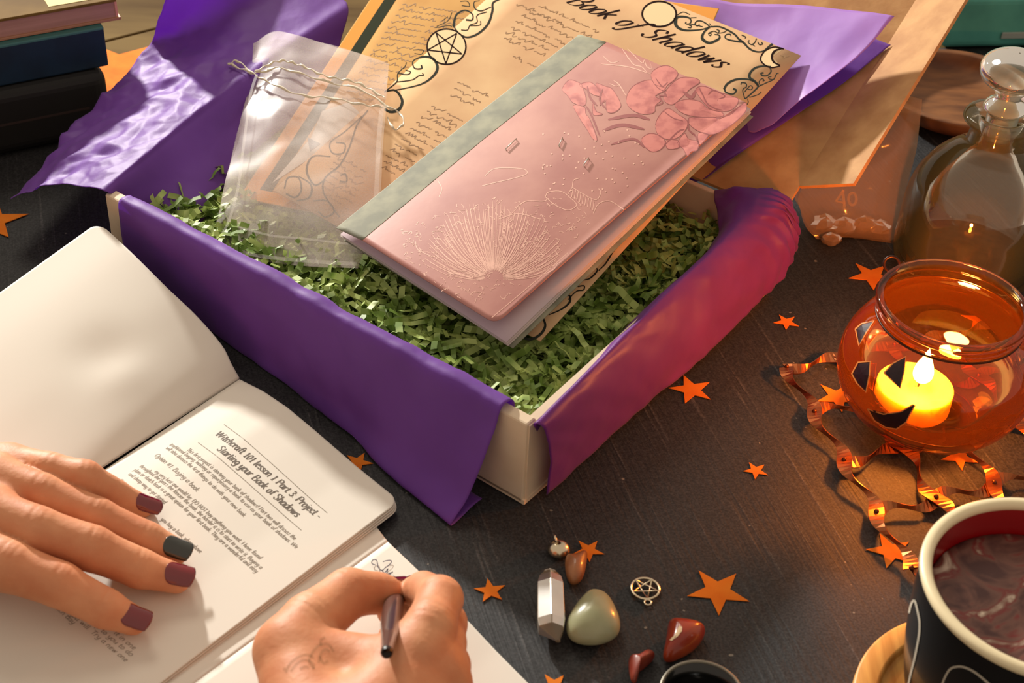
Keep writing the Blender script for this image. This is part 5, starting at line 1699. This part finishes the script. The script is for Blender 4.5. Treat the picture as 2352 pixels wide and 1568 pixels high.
# ================================================================== BOOKS, TRAY, TEAL CASE
f0, f1 = P(0, 104, 8), P(238, 61, 8)
bd = nz((f1 - f0) * A(1, 1, 0))
bn = A(-bd[1], bd[0], 0)
def book(name, corner, w, dpt, z0, z1, cov, pgm, label, over=.25):
    t = thing(name, label, 'book', A(corner[0], corner[1], z0) + bd * 0)
    c = A(corner[0], corner[1], 0)
    box('front_cover', c - bd * w + up * (z1 - .22), bd * w, bn * dpt, up * .22, cov, t, bv=.05)
    box('back_cover', c - bd * w + up * z0, bd * w, bn * dpt, up * .22, cov, t, bv=.05)
    box('page_block', c - bd * (w - over) + bn * over + up * (z0 + .22), bd * (w - 2 * over), bn * (dpt - 2 * over), up * (z1 - z0 - .44), pgm, t)
    return t
M_navy = mat('navy_cover', (14, 44, 64), .5, col2=(10, 34, 50), nscale=40)
M_teal = mat('teal_edge', (62, 112, 112), .5)
M_blackb = mat('black_leather', (16, 15, 15), .6, bump=.2, bscale=180)
M_mauve = mat('mauve_page_edge', (182, 138, 130), .7, col2=(160, 118, 110), nscale=40, stretch=(.2, .2, 6))
M_gold = mat('gold_tan_cover', (120, 94, 50), .8, spec=.1, col2=(100, 76, 40), nscale=24)
cb = P(245, 163, 5.0)
bb = thing('black_case', 'soft black rounded case at the bottom of the book stack', 'case', A(cb[0], cb[1], 0) - bd * 8 + bn * 6)
b1 = box('case_body', A(cb[0], cb[1], 0) - bd * 26, bd * 26, bn * 17, up * 5.0, M_blackb, bb, bv=.9)
b1.modifiers['bevel'].segments = 5
ob_ = box('zip_seam', A(cb[0], cb[1], 0) - bd * 24.5 - bn * .04 + up * 2.4, bd * 23, bn * .08, up * .16, mat('dull_zip', (52, 40, 38), .5), bb)
nb_ = thing('navy_book', 'navy blue hardback with a teal edge in the middle of the stack', 'book', A(f1[0], f1[1], 5.02) - bd * 8)
c = A(f1[0], f1[1], 0)
box('spine', c - bd * 27 + up * 5.04, bd * 27, bn * .3, up * 2.86, M_navy, nb_, bv=.12)
box('front_cover', c - bd * 27 + up * 7.72, bd * 27, bn * 17, up * .26, M_teal, nb_, bv=.08)
box('back_cover', c - bd * 27 + bn * .3 + up * 5.04, bd * 27, bn * 16.7, up * .22, M_navy, nb_, bv=.06)
box('page_block', c - bd * 26.7 + bn * .4 + up * 5.26, bd * 26.4, bn * 16.3, up * 2.4, M_paper2, nb_)
cm_ = P(279, 44, 8.05)
mv_ = thing('mauve_book', 'tan covered book with mauve page edges on top of the stack', 'book', A(cm_[0], cm_[1], 8.05) - bd * 8)
c = A(cm_[0], cm_[1], 0)
box('back_cover', c - bd * 27 + up * 8.02, bd * 27, bn * 17, up * .2, mat('rose_tan_cover', (172, 122, 98), .5), mv_, bv=.04)
box('page_block', c - bd * 26.6 + bn * .15 + up * 8.22, bd * 26.3, bn * 16.5, up * 1.15, M_mauve, mv_)
box('front_cover', c - bd * 27.2 + up * 9.37, bd * 27, bn * 17, up * .2, M_gold, mv_, bv=.04)
box('gilt_edge', c - bd * .32 + bn * .1 + up * 8.2, bd * .16, bn * 16.6, up * 1.36, mat('gilt', (238, 206, 120), .25, metal=.8), mv_)
box('cover_label', c - bd * 4.6 + bn * .55 + up * 9.57, bd * 4.0, bn * 5, up * .03, mat('cream_label', (226, 208, 156), .8, spec=.1), mv_)

tr_c = P(2205, 205, 1.6)
M_bowl = mat('brown_wood_bowl', (132, 84, 46), .5, col2=(92, 54, 28), nscale=25, stretch=(1, 4, 1))
o = lathe('wooden_bowl', smooth_prof([(.02, .3), (3.6, .35), (4.9, .9), (5.3, 1.6), (5.5, 1.85), (5.9, 1.9), (6.1, 1.7), (5.9, 1.0), (4.8, .2), (3.6, -.1), (.02, -.1)], 50), tr_c * A(1, 1, 0), M_bowl, None, k=72, loc=tr_c * A(1, 1, 0))
tag(o, 'dark brown round wooden bowl behind the bottle neck', 'bowl')
t0_ = P(2160, 112, 0)
td = nz((P(2400, 108, 0) - t0_) * A(1, 1, 0))
tn = A(-td[1], td[0], 0)
tcase = thing('teal_case', 'teal fabric case with a grey name plate behind the bowl', 'case', t0_ + td * 7 + tn * 5)
b1 = box('case_body', t0_ - up * .1, td * 18, tn * 11, up * 4.6, mat('teal_fabric', (92, 176, 162), .8, col2=(72, 146, 138), nscale=20, bump=.2, bscale=200), tcase, bv=.7)
b1.modifiers['bevel'].segments = 4
lpnt = PL(2298, 88, (t0_ - tn * .06, tn))
box('name_plate', lpnt, td * 5, -tn * .12, up * .55, mat('grey_plate', (176, 184, 176), .5, metal=.2), tcase, bv=.03)
